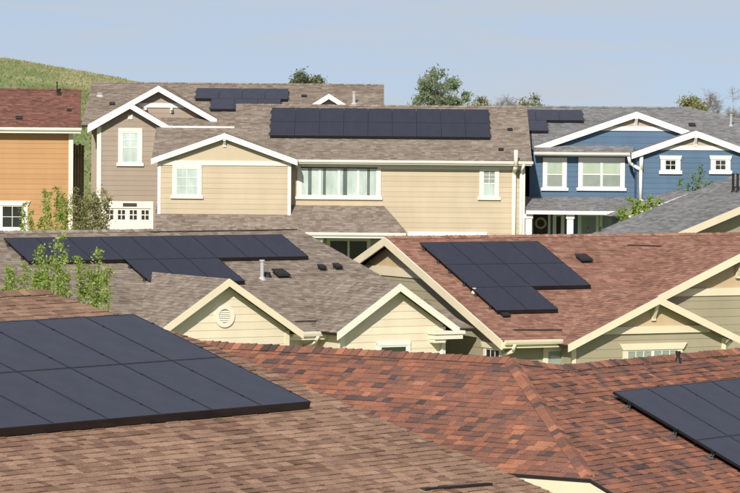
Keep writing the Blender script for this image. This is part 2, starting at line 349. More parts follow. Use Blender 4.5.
def window(wf, a0, a1, z0, z1, units=1, grid=(1, 1), trim=.10, tm='white_trim', fm='white_trim', inside='curtain', sash=False, ears=0, sill=True, upper=None, head=None, name='window'):
    """a0..z1 is the opening; casing around it, sash frames, panes, muntins and a curtain"""
    c = MB(); hd = head or trim * 1.15
    rg = [(a0 - trim, z0 - trim * .8), (a1 + trim, z0 - trim * .8), (a1 + trim, z1 + hd * .8), (a0 - trim, z1 + hd * .8), (a0, z0), (a1, z0), (a1, z1), (a0, z1)]
    c.add([wf.P(*p, .058) for p in rg] + [wf.P(*p, 0) for p in rg], [(i, (i + 1) % 4, (i + 1) % 4 + 4, i + 4) for i in range(4)] + [((i + 1) % 4, i, i + 8, (i + 1) % 4 + 8) for i in range(4)] + [(i + 4, (i + 1) % 4 + 4, (i + 1) % 4 + 12, i + 12) for i in range(4)])
    W0 = c.build(name, tm, wf.H.e)
    if ears:
        h = MB(); h.prism([wf.P(a0 - trim - .02, z1, 0), wf.P(a1 + trim + .02, z1, 0), wf.P(a1 + trim + ears, z1 + hd, 0), wf.P(a0 - trim - ears, z1 + hd, 0)], wf.n * .085); h.build('header', tm, W0)
    else: bar(wf, a0 - trim, a1 + trim, z1, z1 + hd, .064, tm, 'header', W0)
    bar(wf, a0 - trim - (.07 if sill else 0), a1 + trim + (.07 if sill else 0), z0 - trim * (.9 if sill else 1), z0, .10 if sill else .062, tm, 'sill', W0)
    uw = (a1 - a0) / units; fw = .045
    for i in range(units):
        l0, l1 = a0 + uw * i, a0 + uw * (i + 1)
        fo = MB()
        for (p, q, r_, s_) in ((l0, l0 + fw, z0, z1), (l1 - fw, l1, z0, z1), (l0 + fw, l1 - fw, z0, z0 + fw), (l0 + fw, l1 - fw, z1 - fw, z1)): wf.box(fo, p, q, r_, s_, .0, .05)
        fo.build('frame', fm, W0)
        halves = [(z0 + fw, (z0 + z1) / 2 - .02), ((z0 + z1) / 2 + .02, z1 - fw)] if sash else [(z0 + fw, z1 - fw)]
        if sash: bar(wf, l0 + fw, l1 - fw, (z0 + z1) / 2 - .02, (z0 + z1) / 2 + .02, .048, fm, 'frame', W0)
        for k, (zz0, zz1) in enumerate(halves):
            bar(wf, l0 + fw, l1 - fw, zz0, zz1, .040, 'glass', 'pane', W0, .037)
            nx, nz_ = grid if (not sash or k == 1) else (1, 1)
            g = MB()
            for j in range(1, nx): x = l0 + fw + (l1 - l0 - 2 * fw) * j / nx; wf.box(g, x - .011, x + .011, zz0, zz1, .036, .046)
            for j in range(1, nz_): x = zz0 + (zz1 - zz0) * j / nz_; wf.box(g, l0 + fw, l1 - fw, x - .011, x + .011, .0365, .0455)
            if g.v: g.build('muntin', fm, W0)
            ins = upper if (upper and k == len(halves) - 1) else inside
            if units == 4:
                bar(wf, l0 + fw, l1 - fw, zz0, zz1, .024, 'interior_dim', 'dim_room_sheet', W0, .020)  # flat sheet, coloured as the dim room between the curtains
            cm = MB(); wv = []; N = 24
            amp = .003 if ins == 'curtain' else .0008
            for j in range(N + 1):
                x = l0 + fw + (l1 - l0 - 2 * fw) * j / N; wv.append((x, .030 + amp * math.sin(j * 1.9 + i * 2.1)))
            for j in range(N):
                if units == 4 and (9, 3, 4, 11)[i] <= j < (14, 7, 10, 15)[i]: continue
                cm.add([wf.P(wv[j][0], zz0, wv[j][1]), wf.P(wv[j + 1][0], zz0, wv[j + 1][1]), wf.P(wv[j + 1][0], zz1, wv[j + 1][1]), wf.P(wv[j][0], zz1, wv[j][1])], [(0, 1, 2, 3)])
            cm.build('curtain' if ins != 'interior_dark' else 'dim_room_sheet', ins, W0)  # dark kind: flat sheet with the room's shade in its colour
    return W0
def vent_pipe(H, ro, p, h, r, mat='galvanised'):
    p = Vector(p); o = MB().tube(p - Vector((0, 0, .1)), p + Vector((0, 0, h)), r, r, 10).tube(p + Vector((0, 0, h)), p + Vector((0, 0, h + .05)), r * 1.45, r * 1.45, 10)
    o.tube(p - Vector((0, 0, .05)), p + Vector((0, 0, .07)), r * 2.4, r * 1.2, 10); return o.build('vent_pipe', mat, ro)
def box_vent(H, ro, p, w, dpt, h, t, ax='y'):
    """low hooded roof vent; t = slope of the roof under it"""
    x, y, z = p; mb = MB()
    zz = lambda yy: z + t * (yy - y)
    mb.hexa([(x - w * .4, y - dpt * .4, zz(y - dpt * .4) - .02), (x + w * .4, y - dpt * .4, zz(y - dpt * .4) - .02), (x + w * .4, y + dpt * .4, zz(y + dpt * .4) - .02), (x - w * .4, y + dpt * .4, zz(y + dpt * .4) - .02)] +
            [(x - w * .4, y - dpt * .4, zz(y - dpt * .4) + h * .6), (x + w * .4, y - dpt * .4, zz(y - dpt * .4) + h * .6), (x + w * .4, y + dpt * .4, zz(y + dpt * .4) + h * .6), (x - w * .4, y + dpt * .4, zz(y + dpt * .4) + h * .6)])
    a, b_ = y - dpt * .55, y + dpt * .5
    mb.hexa([(x - w / 2, a, zz(a) + h * .6), (x + w / 2, a, zz(a) + h * .6), (x + w / 2, b_, zz(b_) + h * .6), (x - w / 2, b_, zz(b_) + h * .6)] +
            [(x - w * .42, a + .03, zz(a) + h), (x + w * .42, a + .03, zz(a) + h), (x + w * .42, b_, zz(b_) + h * .8), (x - w * .42, b_, zz(b_) + h * .8)])
    return mb.build('box_vent', 'vent_black', ro)
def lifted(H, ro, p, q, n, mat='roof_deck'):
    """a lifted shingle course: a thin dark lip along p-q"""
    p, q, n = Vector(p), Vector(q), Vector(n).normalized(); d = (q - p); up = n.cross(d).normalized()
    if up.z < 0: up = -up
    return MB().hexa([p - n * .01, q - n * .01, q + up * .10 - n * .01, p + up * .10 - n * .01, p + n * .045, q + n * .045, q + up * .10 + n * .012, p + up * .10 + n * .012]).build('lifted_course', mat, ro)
def downspout(H, pts, r, mat):
    mb = MB()
    for a, b_ in zip(pts, pts[1:]): mb.tube(a, b_, r, r, 8)
    return mb.build('downspout', mat, H.e, True)
def gutter(H, x0, x1, y, z, mat, h=.13, w=.12):
    mb = MB(); mb.prism([(x0, y, z), (x0, y - w, z), (x0, y - w * .9, z - h * .5), (x0, y - w * .65, z - h), (x0, y, z - h)], (x1 - x0, 0, 0))
    return mb.build('gutter', mat, H.e)

# ------------------------------------------------------------------ solar arrays
PW, PH, GAP = 1.0, 1.65, .012
_fr = MB(); tk = .04; bw = .012
for a in ((0, 0, bw, PH), (PW - bw, 0, PW, PH), (bw, 0, PW - bw, bw), (bw, PH - bw, PW - bw, PH)): _fr.box((a[0], a[1], -tk), (a[2], a[3], .002))
PANEL_ME = _fr.mesh('solar_panel', 'black_metal')
GLASS_ME = MB().box((bw, bw, -.03), (PW - bw, PH - bw, -.001)).mesh('glass_sheet', 'solar_glass')
CLAMP_ME = MB().box((-.018, -.018, -.03), (.018, .018, .005)).tube((0, 0, .005), (0, 0, .009), .007, .007, 6).mesh('clamp', 'black_metal')
BRK_ME = MB().box((-.03, -.05, -.12), (.03, .05, -.10)).box((-.012, -.03, -.10), (.012, .03, -.045)).tube((-.04, 0, -.07), (.04, 0, -.07), .016, .016, 6).mesh('bracket', 'foot_metal')
def solar_array(label, H, origin, tx, ty, rows, landscape=False, lift=.13, skirt=True):
    """origin: house-local point on the roof; tx, ty: slope vectors along the row and up the roof; rows: list of (row index, first col, last col)"""
    ex = (H.M.inverted() @ Vector(tx)).normalized(); ey = (H.M.inverted() @ Vector(ty)).normalized(); ez = ex.cross(ey)
    o = H.w(origin) + ez * lift
    e = empty('solar_array', (0, 0, 0)); tag(e, label, 'solar array', 'solar arrays on the roofs')
    e.matrix_world = Matrix(((ex.x, ey.x, ez.x, o.x), (ex.y, ey.y, ez.y, o.y), (ex.z, ey.z, ez.z, o.z), (0, 0, 0, 1)))
    w, h = (PH, PW) if landscape else (PW, PH)
    for (r, c0, c1) in rows:
        yb = r * (h + GAP)
        for c in [c0 + i for i in range(round(c1 - c0))]:
            p = link('solar_panel', PANEL_ME, e); g = link('glass_sheet', GLASS_ME, p)
            if landscape: p.rotation_euler.z = R(90); p.location = (c * (w + GAP) + w, yb, 0)
            else: p.location = (c * (w + GAP), yb, 0)
        xa, xb = c0 * (w + GAP), c1 * (w + GAP) - GAP
        for k in (.22, .78):
            MB().box((xa - .06, yb + h * k - .02, -.085), (xb + .06, yb + h * k + .02, -.042)).build('rail', 'black_metal', e)
            for c in [c0 + i for i in range(round(c1 - c0) + 1)]:
                cl = link('clamp', CLAMP_ME, e); cl.location = (c * (w + GAP) - GAP / 2, yb + h * k, 0)
            n = max(2, int((xb - xa) / 1.4))
            for j in range(n + 1):
                bk = link('bracket', BRK_ME, e); bk.location = (xa - .03 + (xb - xa + .06) * j / n, yb + h * k, 0)
        if skirt: MB().box((xa, yb - .012, -.105), (xb, yb - .003, -.002)).build('skirt', 'black_metal', e)
    return e

# ------------------------------------------------------------------ ground, hill
def terrain_z(x, y):
    def sm(t): t = max(0, min(1, t)); return t * t * (3 - 2 * t)
    g = 1.6 * (1 - sm((y - 60) / 40)) + 2.0 * sm((y - 125) / 35)
    zr = 11.3 - .158 * (x + 40); zr = max(4.0, min(45, zr))
    if x > -2: zr = 4.0
    k = sm((y - 290) / 330)
    z = g * (1 - k) + zr * k
    if y > 620: z -= (y - 620) * .02
    return z + .25 * math.sin(x * .05 + y * .017) * k
xs = [-1200, -700, -400, -250] + [-160 + 4 * i for i in range(81)] + [250, 400, 700, 1200]
ys = [-60, -20] + [10 + 12 * i for i in range(70)] + [900, 1100, 1500, 2200, 3500]
mb = MB(); mb.v = [(x, y, terrain_z(x, y)) for y in ys for x in xs]; mb.r = [.5] * len(mb.v); nx = len(xs)
mb.f = [(j * nx + i, j * nx + i + 1, (j + 1) * nx + i + 1, (j + 1) * nx + i) for j in range(len(ys) - 1) for i in range(nx - 1)]
kind(mb.build('ground', 'grassland', None, True), 'structure')
rng = random.Random(5); mb = MB()
for i in range(9000):                     # grass tufts on the visible flank of the hill
    y = rng.uniform(300, 640); x = (rng.uniform(-20, 125) - 370) / F * y; z = terrain_z(x, y)
    h = rng.uniform(.06, .28); a = rng.uniform(0, 3.14); w = rng.uniform(.05, .2); dx, dy = math.cos(a) * w, math.sin(a) * w
    lx, ly = rng.uniform(-.15, .15), rng.uniform(-.15, .15)
    mb.add([(x - dx, y - dy, z - .1), (x + dx, y + dy, z - .1), (x + dx * .5 + lx, y + dy * .5 + ly, z + h), (x - dx * .3 + lx, y - dy * .3 + ly, z + h * .8)], [(0, 1, 2, 3)], max(0, min(1, .5 + .45 * math.sin(x * .11 + y * .023 + 2 * math.sin(x * .05)) + rng.gauss(0, .2))))
o = kind(mb.build('hill_grass', 'grass_tuft'), 'stuff'); tag(o, 'dry tan and green grass covering the hillside behind the houses', 'grass')

# ================================================================== HOUSE 1: near brown roof, left foreground
H = House('house', 'near house with brown shingle roof filling the lower left foreground', 308, 400.5, 54.8, R(52), 1.6)
T1 = .33; p0 = (0, 0, H.zo - .13)
hit1 = lambda x, y: H.hr(x, y, p0, 0, T1)
A, B, C = hit1(46, 292), hit1(200, 341), hit1(550, 492)
yE = hit1(330, 560).y; k = (yE - B.y) / (C.y - B.y); Cx = B + (C - B) * k
xl = -16.0
ridge_l = Vector((xl, A.y, A.z)); eave_l = Vector((xl, yE, Cx.z))
back = lambda p: Vector((p.x, 2 * A.y - p.y, p.z))
NEAR_ARRAY = lambda x, y: (y < 430 - .09 * x + 4 and y > 318 - .07 * x and y > 316 + (x - 128) * .467)
ro = roof(H, [[ridge_l, A, B, Cx, eave_l]], 'brown_shingle', expo=.13, wmin=.11, wmax=.26, lift=1.0, seed=11, single=300, skip=NEAR_ARRAY)
roof(H, [[ridge_l, A, back(B), back(Cx), back(eave_l)], [A, B, back(B)]], 'brown_shingle', name='rear_roof', expo=.2, wmin=.3, wmax=.6, seed=12)
caps(ridge_l, A, (0, -1, -T1), (0, 1, -T1), 'brown_shingle', ro, seed=4, separate=True)
e1, e2, n1 = plane_axes([ridge_l, A, B])
wallz = eave_l.z - .1
MB().box((xl + .4, yE + .5, 0), (Cx.x - .7, 2 * A.y - yE - .5, wallz)).build('wall', 'tan_siding', H.e)
MB().box((xl, yE - .04, wallz - .12), (Cx.x, yE - .002, eave_l.z - .01)).build('fascia', 'cream_trim', H.e)
lifted(H, ro, hit1(425, 491.5), hit1(492, 486), n1)
solar_array('large black solar array of two long panel rows on the near brown roof', H, (-9 * (PW + GAP) + GAP, 0, H.zo - .13), (1, 0, 0), (0, 1, T1), [(0, 0, 9), (1, 0, 9)])

# ================================================================== HOUSE 2: near red roof, right foreground
H = House('house', 'near house with mottled red and black shingle roof across the lower right', 510, 360, 64.5, R(55), 1.2)
TB, TA = .45, .52; J = Vector((0, 0, H.zo))
yC = H.hr(597, 479, J, 0, TB).y; Cn = Vector((yC * TB / TA, yC, J.z + TB * yC))
XR, YL, YD = 9.5, 16.0, yC - 3.0
K = H.hr(560, 367.5, J, 0, TB)
Ap = [J, Vector((0, YL, J.z)), Vector((Cn.x, YL, Cn.z)), Cn]
Bp = [J, Cn, Vector((Cn.x, YD, J.z + TB * YD)), Vector((K.x, YD, J.z + TB * YD)), K]
Bq = [K, Vector((K.x, YD, J.z + TB * YD)), Vector((XR, YD, J.z + TB * YD)), Vector((XR, K.y, K.z))]
RIGHT_ARRAY = lambda x, y: (y < 470 and x > 605 and y > 390 - (x - 610) * .085 and y < 395 + (x - 610) * .668)
ro = roof(H, [Ap, Bp, Bq], 'red_shingle', expo=.135, wmin=.10, wmax=.24, seed=21, single=300, lift=1.0, skip=RIGHT_ARRAY)
dr_ = 4.0; zd = K.z - .45 * dr_
Ab = [J, Vector((0, YL, J.z)), Vector((K.x + dr_, YL, zd)), Vector((K.x + dr_, K.y + dr_, zd)), K]
Bb = [K, Vector((K.x + dr_, K.y + dr_, zd)), Vector((XR, K.y + dr_, zd)), Vector((XR, K.y, K.z))]
roof(H, [[J, Vector((0, YL, J.z)), Vector((K.x, YL, K.z)), K], [K, Vector((K.x, YL, K.z)), Vector((K.x + dr_, YL, zd)), Vector((K.x + dr_, K.y + dr_, zd))], Bb], 'red_shingle', name='rear_roof', expo=.2, wmin=.3, wmax=.6, seed=22)
caps((0, YL, J.z), J, (-1, 0, -TA), (1, 0, -.45), 'red_shingle', ro, seed=6, separate=True, wd=.16)
caps(J, K, (-.5, -1, -TB), (1, .5, -.45), 'red_shingle', ro, seed=9, separate=True, wd=.16)
caps((XR, K.y, K.z), K, (0, -1, -TB), (0, 1, -.45), 'red_shingle', ro, seed=7, separate=True, wd=.16)
_, _, nA = plane_axes(Ap); _, _, nB = plane_axes(Bp); hd = (J - Cn).normalized()
sA = nA.cross(hd); sA = sA if sA.x < 0 else -sA
sB = nB.cross(hd); sB = sB if sB.x > 0 else -sB
caps(J, Cn + (J - Cn) * .035, sA, sB, 'red_shingle', ro, seed=8, separate=True, wd=.12, lift=.012, name='hip_cap')
MB().box((Cn.x - .03, Cn.y, Cn.z - .26), (Cn.x - .003, YL, Cn.z - .015)).build('fascia', 'cream_trim', H.e)
MB().prism([(Cn.x, Cn.y, Cn.z - .015), (Cn.x, YD, J.z + TB * YD - .015), (Cn.x, YD, J.z + TB * YD - .26), (Cn.x, Cn.y, Cn.z - .26)], (-.03, 0, 0)).build('rake_board', 'cream_trim', H.e)
MB().box((Cn.x - .045, Cn.y - .01, Cn.z - .035), (Cn.x - .0015, YL, Cn.z + .012)).build('drip_edge', 'drip_edge', H.e)
MB().prism([(Cn.x - .0015, Cn.y - .012, Cn.z + .006), (Cn.x - .0015, YD, J.z + TB * YD + .012), (Cn.x - .0015, YD, J.z + TB * YD - .03), (Cn.x - .0015, Cn.y - .012, Cn.z - .036)], (-.043, 0, 0)).build('drip_edge', 'drip_edge', H.e)
MB().box((Cn.x + .4, YD + .4, 0), (3.2, YL, zd - .8)).build('wall', 'yellow_siding', H.e)
MB().box((3.2, YD + .4, 0), (XR - .3, K.y + 3.2, zd - .8)).build('wall', 'yellow_siding', H.e)
po = H.hr(610.5, 390.5, J + Vector((0, 0, .13)), 0, TB); po.z -= .13
st = math.sqrt(1 + TB * TB); dn = 3 * PH + 2 * GAP
solar_array('black solar array cut by the right frame edge on the near red roof', H, po + Vector((0, -1, -TB)) / st * dn, (1, 0, 0), (0, 1, TB), [(0, 0, 5), (1, 0, 5), (2, 0, 5)])
vp = H.hr(678, 362, J, 0, TB); vent_pipe(H, ro, vp, .13, .03, 'vent_black')

# ================================================================== HOUSE 3: taupe roof, left middle, two cream gables
H = House('house', 'single storey cream house with taupe roof and two small gables, middle left', 150, 230.5, 119, R(32), 0)
T3 = .38; O3 = Vector((0, 0, H.zo)); hit3 = lambda x, y: H.hr(x, y, O3, 0, T3)
Rr = hit3(298, 229); Rr.y = 0; Rr.z = H.zo; Rl = Vector((-9.5, 0, H.zo))
yE = hit3(330, 332).y; zE = H.zo + T3 * yE
p1 = hit3(394, 283); k = yE / p1.y; Er = Vector((Rr.x + (p1.x - Rr.x) * k, yE, zE))
El = Vector((-9.5, yE, zE))
mir = lambda p: Vector((p.x, -p.y, p.z))
ro = roof(H, [[Rl, Rr, Er, El]], 'taupe_shingle', expo=.13, wmin=.12, wmax=.28, seed=31, lift=1.1)
roof(H, [[Rl, Rr, mir(Er), mir(El)]], 'taupe_shingle', name='rear_roof', expo=.2, wmin=.3, wmax=.6, seed=32)
caps(Rl, Rr, (0, -1, -T3), (0, 1, -T3), 'taupe_shingle', ro, seed=33)
n3 = Vector((0, -T3, 1)).normalized()
def small_gable(H, ro_mat, apex, lf, rf, yf, ov, zbot, siding, trim, hv, name, back_y, expo=.21, twall=None, planks=True, seed=40, corner=True):
    """front-facing gable: apex/left foot/right foot in photo pixels on the plane y=yf"""
    a = H.hy(*apex, yf); l_ = H.hy(*lf, yf); r_ = H.hy(*rf, yf)
    t = ((a.z - l_.z) / (a.x - l_.x) + (a.z - r_.z) / (r_.x - a.x)) / 2
    if callable(back_y): back_y = back_y(a.z)
    w0, w1 = a.x - l_.x, r_.x - a.x
    L = [Vector((a.x, yf, a.z)), Vector((a.x - w0, yf, a.z - t * w0)), Vector((a.x - w0, back_y, a.z - t * w0)), Vector((a.x, back_y, a.z))]
    Rt = [Vector((a.x, yf, a.z)), Vector((a.x + w1, yf, a.z - t * w1)), Vector((a.x + w1, back_y, a.z - t * w1)), Vector((a.x, back_y, a.z))]
    g = roof(H, [L, Rt], ro_mat, name='gable_roof', expo=.13, wmin=.12, wmax=.28, seed=seed)
    rake_pair(H, a.x, yf, a.z, w0, w1, t, hv, trim)
    wf = front(H, yf + ov); zz = lambda x: a.z - t * abs(x - a.x) - .14
    xl_, xr_ = a.x - w0 + ov, a.x + w1 - ov
    wl_ = wall(wf, [(xl_, zbot), (xr_, zbot), (xr_, zz(xr_)), (a.x, zz(a.x)), (xl_, zz(xl_))], siding, expo, planks)
    MB().box((xl_, yf + ov + .15, zbot), (xl_ + .15, back_y, zz(xl_))).build('side_wall', siding, H.e)
    MB().box((xr_ - .15, yf + ov + .15, zbot), (xr_, back_y, zz(xr_))).build('side_wall', siding, H.e)
    if corner:
        bar(wf, xl_ - .02, xl_ + .11, zbot, zz(xl_) - .02, .045, trim, 'corner_board'); bar(wf, xr_ - .11, xr_ + .02, zbot, zz(xr_) - .02, .045, trim, 'corner_board')
    return a, t, w0, w1, wf, g
# gable with round vent
yg = yE - .55
bk3 = lambda z: (z - H.zo) / T3 + .25
a, t, w0, w1, wf, g = small_gable(H, 'taupe_shingle', (229, 279), (163, 329), (303, 331), yg, .30, 0, 'yellow_siding', 'cream_trim', .20, 'gable', bk3, seed=34)
va, vz = wf.px(224, 316); rad = .31
vb = MB(); N = 28
for i in range(N):
    c0, c1 = 2 * math.pi * i / N, 2 * math.pi * (i + 1) / N
    q = [(va + r_ * math.cos(c), vz + r_ * math.sin(c)) for r_, c in ((rad * .62, c0), (rad, c0), (rad, c1), (rad * .62, c1))]
    vb.hexa([wf.P(*p, .015) for p in q] + [wf.P(*p, .055) for p in q])
vo = vb.build('round_vent', 'pale_trim', H.e)
for i in range(6):
    z = vz - rad * .5 + rad * 1.0 * (i + .5) / 6; hw = math.sqrt(max(.0, (rad * .62) ** 2 - (z - vz) ** 2))
    s_ = MB(); s_.hexa([wf.P(va - hw, z - .03, .05), wf.P(va + hw, z - .03, .05), wf.P(va + hw, z - .03, .02), wf.P(va - hw, z - .03, .02), wf.P(va - hw, z - .01, .035), wf.P(va + hw, z - .01, .035), wf.P(va + hw, z + .01, .02), wf.P(va - hw, z + .01, .02)]); s_.build('louvre', 'pale_trim', vo)
xg1 = a.x + w1
# gable at the right corner
yg2 = yE - 1.0
a2, t2, w02, w12, wf2, g2 = small_gable(H, 'taupe_shingle', (400, 284), (337, 333), (459, 328), yg2, .30, 0, 'yellow_siding', 'pale_trim', .20, 'gable', bk3, seed=35)
fx = a2.x + w12
# boxed eave return
rb = MB(); zf = a2.z - t2 * w12
rb.box((fx - .82, yg2 - .05, zf - .30), (fx + .1, yg2 + .5, zf - .16)); rb.box((fx - .86, yg2 - .09, zf - .16), (fx + .16, yg2 + .5, zf - .07)); rb.box((fx - .80, yg2 + .0, zf - .40), (fx - .45, yg2 + .5, zf - .30))
rb.build('eave_return', 'pale_trim', H.e)
downspout(H, [(fx - .32, yg2 + .2, zf - .3), (fx - .40, yg2 + .26, zf - .6), (fx - .40, yg2 + .26, 0)], .05, 'pale_trim')
wa, wz = wf2.px(393, 341); window(wf2, wa - .45, wa + .45, wz - 1.35, wz - .12, trim=.1, tm='white_trim', inside='interior_dark')
gutter(H, xg1 - .05, a2.x - w02 + .1, yE - .005, zE + .03, 'pale_trim')
MB().box((xg1 - .3, yE - .003, zE - .2), (a2.x - w02 + .3, yE + .025, zE - .02)).build('fascia', 'pale_trim', H.e)
ex_ = a2.x - w02 + .1; downspout(H, [(ex_ - .15, yE - .08, zE - .1), (ex_ - .15, yE + .05, zE - .25), (ex_ - .28, yE + .4, zE - .4), (ex_ - .28, yE + .4, 0)], .05, 'pale_trim')
MB().box((-9.2, yE + .45, 0), (a2.x + .2, -yE - .4, zE - .05)).build('wall', 'yellow_siding', H.e)
vent_pipe(H, ro, hit3(262, 279), .5, .055)
vent_pipe(H, ro, hit3(267.5, 276), .05, .06, 'vent_black')
for px, py, w in ((281, 276, .42), (322, 270, .22), (337.5, 269, .24)): box_vent(H, ro, hit3(px, py), w, w * 1.0, .16, T3)
lifted(H, ro, hit3(296, 322.5), hit3(321, 322), n3); lifted(H, ro, hit3(150, 233), hit3(297, 230.5), n3)
q = H.hr(281, 233.5, O3 + Vector((0, 0, .14)), 0, T3); stp = Vector((0, -1, -T3)) / math.sqrt(1 + T3 * T3)
st0 = q + stp * (2 * PH + GAP)
solar_array('nine panel wide black solar array with three panels below on the taupe roof', H, (q.x - 9 * (PW + GAP), st0.y, st0.z - .14), (1, 0, 0), (0, 1, T3), [(1, 0, 9), (0, 3, 6)])

# ================================================================== HOUSE 4: rust roof, olive siding, right middle
H = House('house', 'single storey olive house with rust red roof and cream trim, middle right', 480, 236.5, 123, R(28), 0)
T4 = .38; O4 = Vector((0, 0, H.zo)); hit4 = lambda x, y: H.hr(x, y, O4, 0, T4)
xL = hit4(385, 237).x; yE = hit4(517, 341).y; zE = H.zo + T4 * yE; XR = 19.0
xm = H.hy(659, 297, yE - .55).x; ym = yE + 2.0; zm = H.zo + T4 * ym
ro = roof(H, [[(xL, 0, H.zo), (xm, 0, H.zo), (xm, yE, zE), (xL, yE, zE)], [(xm, 0, H.zo), (XR, 0, H.zo), (XR, ym, zm), (xm, ym, zm)]], 'rust_shingle', expo=.13, wmin=.12, wmax=.28, seed=41, lift=1.1)
roof(H, [[(xL, 0, H.zo), (XR, 0, H.zo), (XR, -yE, zE), (xL, -yE, zE)]], 'rust_shingle', name='rear_roof', expo=.2, wmin=.3, wmax=.6, seed=42)
caps((xL, 0, H.zo), (XR, 0, H.zo), (0, -1, -T4), (0, 1, -T4), 'rust_shingle', ro, seed=43)
n4 = Vector((0, -T4, 1)).normalized()
# left gable facing -x
for sg in (-1, 1):
    hv = .24
    MB().prism([(xL, 0, H.zo + .012), (xL, sg * -yE, zE + .012), (xL, sg * -yE, zE - hv), (xL, 0, H.zo - hv)], (-.045, 0, 0)).build('rake_board', 'cream_trim', H.e)
xw = xL + .30; wfL = WF(H, (xw, 0, 0), (0, -1, 0), (-1, 0, 0)); ww = -yE - .35
zt = lambda a: H.zo - T4 * abs(a) - .13
_, fz = wfL.px(385, 270.5)                      # frieze board height
ax_ = (H.zo - .13 - fz) / T4
wall(wfL, [(-ww, 0), (ww, 0), (ww, zt(ww)), (ax_ - .1, fz), (-ax_ + .1, fz), (-ww, zt(ww))], 'olive_siding', .24)
wall(wfL, [(-ax_ + .1, fz), (ax_ - .1, fz), (0, zt(0))], 'peach_panel', planks=False, name='gable_panel')
bar(wfL, -ax_ + .05, ax_ - .05, fz - .14, fz + .12, .05, 'cream_trim', 'frieze')
wa, wz = wfL.px(494, 346.5); window(wfL, wa - .42, wa + .42, wz - 1.3, wz - .05, grid=(3, 3), trim=.11, tm='cream_trim', inside='interior_dark', ears=.10, head=.16)
wf = front(H, yE + .45); MB().box((xw + .15, yE + 2.3, 0), (XR - .4, -yE - .45, zE - .05)).build('core_wall', 'olive_siding', H.e)
wall(wf, [(xw, 0), (xm, 0), (xm, zE - .05), (xw, zE - .05)], 'olive_siding', .24)
bar(wf, xw - .02, xw + .12, 0, zE - .08, .045, 'cream_trim', 'corner_board')
wa, wz = wf.px(558, 348); window(wf, wa - .4, wa + .4, wz - 1.4, wz - .04, trim=.11, tm='cream_trim', inside='blind_grey', sill=False)
# front gable with bracket and double window
yg = yE - .55
bk4 = lambda z: (z - H.zo) / T4 + .25
a, t, w0, w1, wfg, g = small_gable(H, 'rust_shingle', (659, 297), (568, 344.5), (741, 338), yg, .34, 0, 'olive_siding', 'cream_trim', .20, 'gable', bk4, seed=44, expo=.24)
_, fz = wfg.px(659, 329.5); hw = (a.z - fz - .14) / t
wall(WF(H, (0, yg + .34 - .03, 0), (1, 0, 0), (0, -1, 0)), [(a.x - hw, fz), (a.x + hw, fz), (a.x, a.z - .16)], 'peach_panel', planks=False, name='gable_panel', thick=.02)
bar(wfg, a.x - hw - .05, a.x + hw + .05, fz - .10, fz + .10, .07, 'cream_trim', 'frieze')
def bracket(H, x, y0, z, h, mat, wd=.09):
    """knee brace under the gable peak"""
    mb = MB(); mb.box((x - wd / 2, y0 - .30, z - .10), (x + wd / 2, y0, z)); mb.box((x - wd / 2 - .012, y0 - .09, z - h), (x + wd / 2 + .012, y0, z - .10))
    mb.prism([(x - wd / 2 + .005, y0 - .28, z - .10), (x - wd / 2 + .005, y0 - .18, z - .10), (x - wd / 2 + .005, y0 - .09, z - h + .20), (x - wd / 2 + .005, y0 - .09, z - h + .06)], (wd - .01, 0, 0))
    return mb.build('bracket', mat, H.e)
bracket(H, a.x, yg + .34, a.z - .17, .52, 'cream_trim', .11)
wa0, wz = wfg.px(626, 350); wa1, _ = wfg.px(678, 350); window(wfg, wa0, wa1, wz - 1.3, wz, units=2, grid=(3, 3), trim=.12, tm='cream_trim', inside='blind_grey', ears=.14, head=.18, upper='blind_grey')
gx0 = a.x - w0
gutter(H, xL + .05, gx0 + .1, yE - .005, zE + .03, 'cream_trim'); MB().box((xL, yE - .003, zE - .2), (gx0 + .3, yE + .025, zE - .02)).build('fascia', 'cream_trim', H.e)
downspout(H, [(xw + .05, yE - .06, zE - .08), (xw + .05, yE + .02, zE - .28), (xw - .06, yE + .4, zE - .42), (xw - .06, yE + .4, 0)], .055, 'cream_trim')
# larger gable behind it, peak outside the frame
yg2 = yE + 1.6
l2 = H.hy(655, 297.5, yg2); r2 = H.hy(740, 254, yg2); tt = (r2.z - l2.z) / (r2.x - l2.x); za = max(r2.z + .1, H.zo - .25); xa = r2.x + (za - r2.z) / tt
wb = 6.4; yk = (za - H.zo) / T4 + .25
Lf = [Vector((xa, yg2, za)), Vector((xa - wb, yg2, za - tt * wb)), Vector((xa - wb, yk, za - tt * wb)), Vector((xa, yk, za))]
Rf = [Vector((xa, yg2, za)), Vector((xa + wb, yg2, za - tt * wb)), Vector((xa + wb, yk, za - tt * wb)), Vector((xa, yk, za))]
roof(H, [Lf, Rf], 'rust_shingle', name='gable_roof', seed=45); rake_pair(H, xa, yg2, za, wb, wb, tt, .22, 'cream_trim')
wfh = front(H, yg2 + .34); zz = lambda x: za - tt * abs(x - xa) - .14
_, fz = wfh.px(725, 292); hw = (za - fz - .14) / tt
wall(wfh, [(xa - 4.6, 0), (xa + 4.6, 0), (xa + 4.6, zz(xa + 4.6)), (xa + hw, fz), (xa - hw, fz), (xa - 4.6, zz(xa - 4.6))], 'olive_siding', .24)
wall(wfh, [(xa - hw, fz), (xa + hw, fz), (xa, zz(xa))], 'peach_panel', planks=False, name='gable_panel'); bar(wfh, xa - hw - .05, xa + hw + .05, fz - .10, fz + .12, .05, 'cream_trim', 'frieze')
bx_ = wfh.px(737, 270)[0]; bracket(H, bx_, yg2 + .34, zz(bx_) - .02, .62, 'cream_trim', .12)
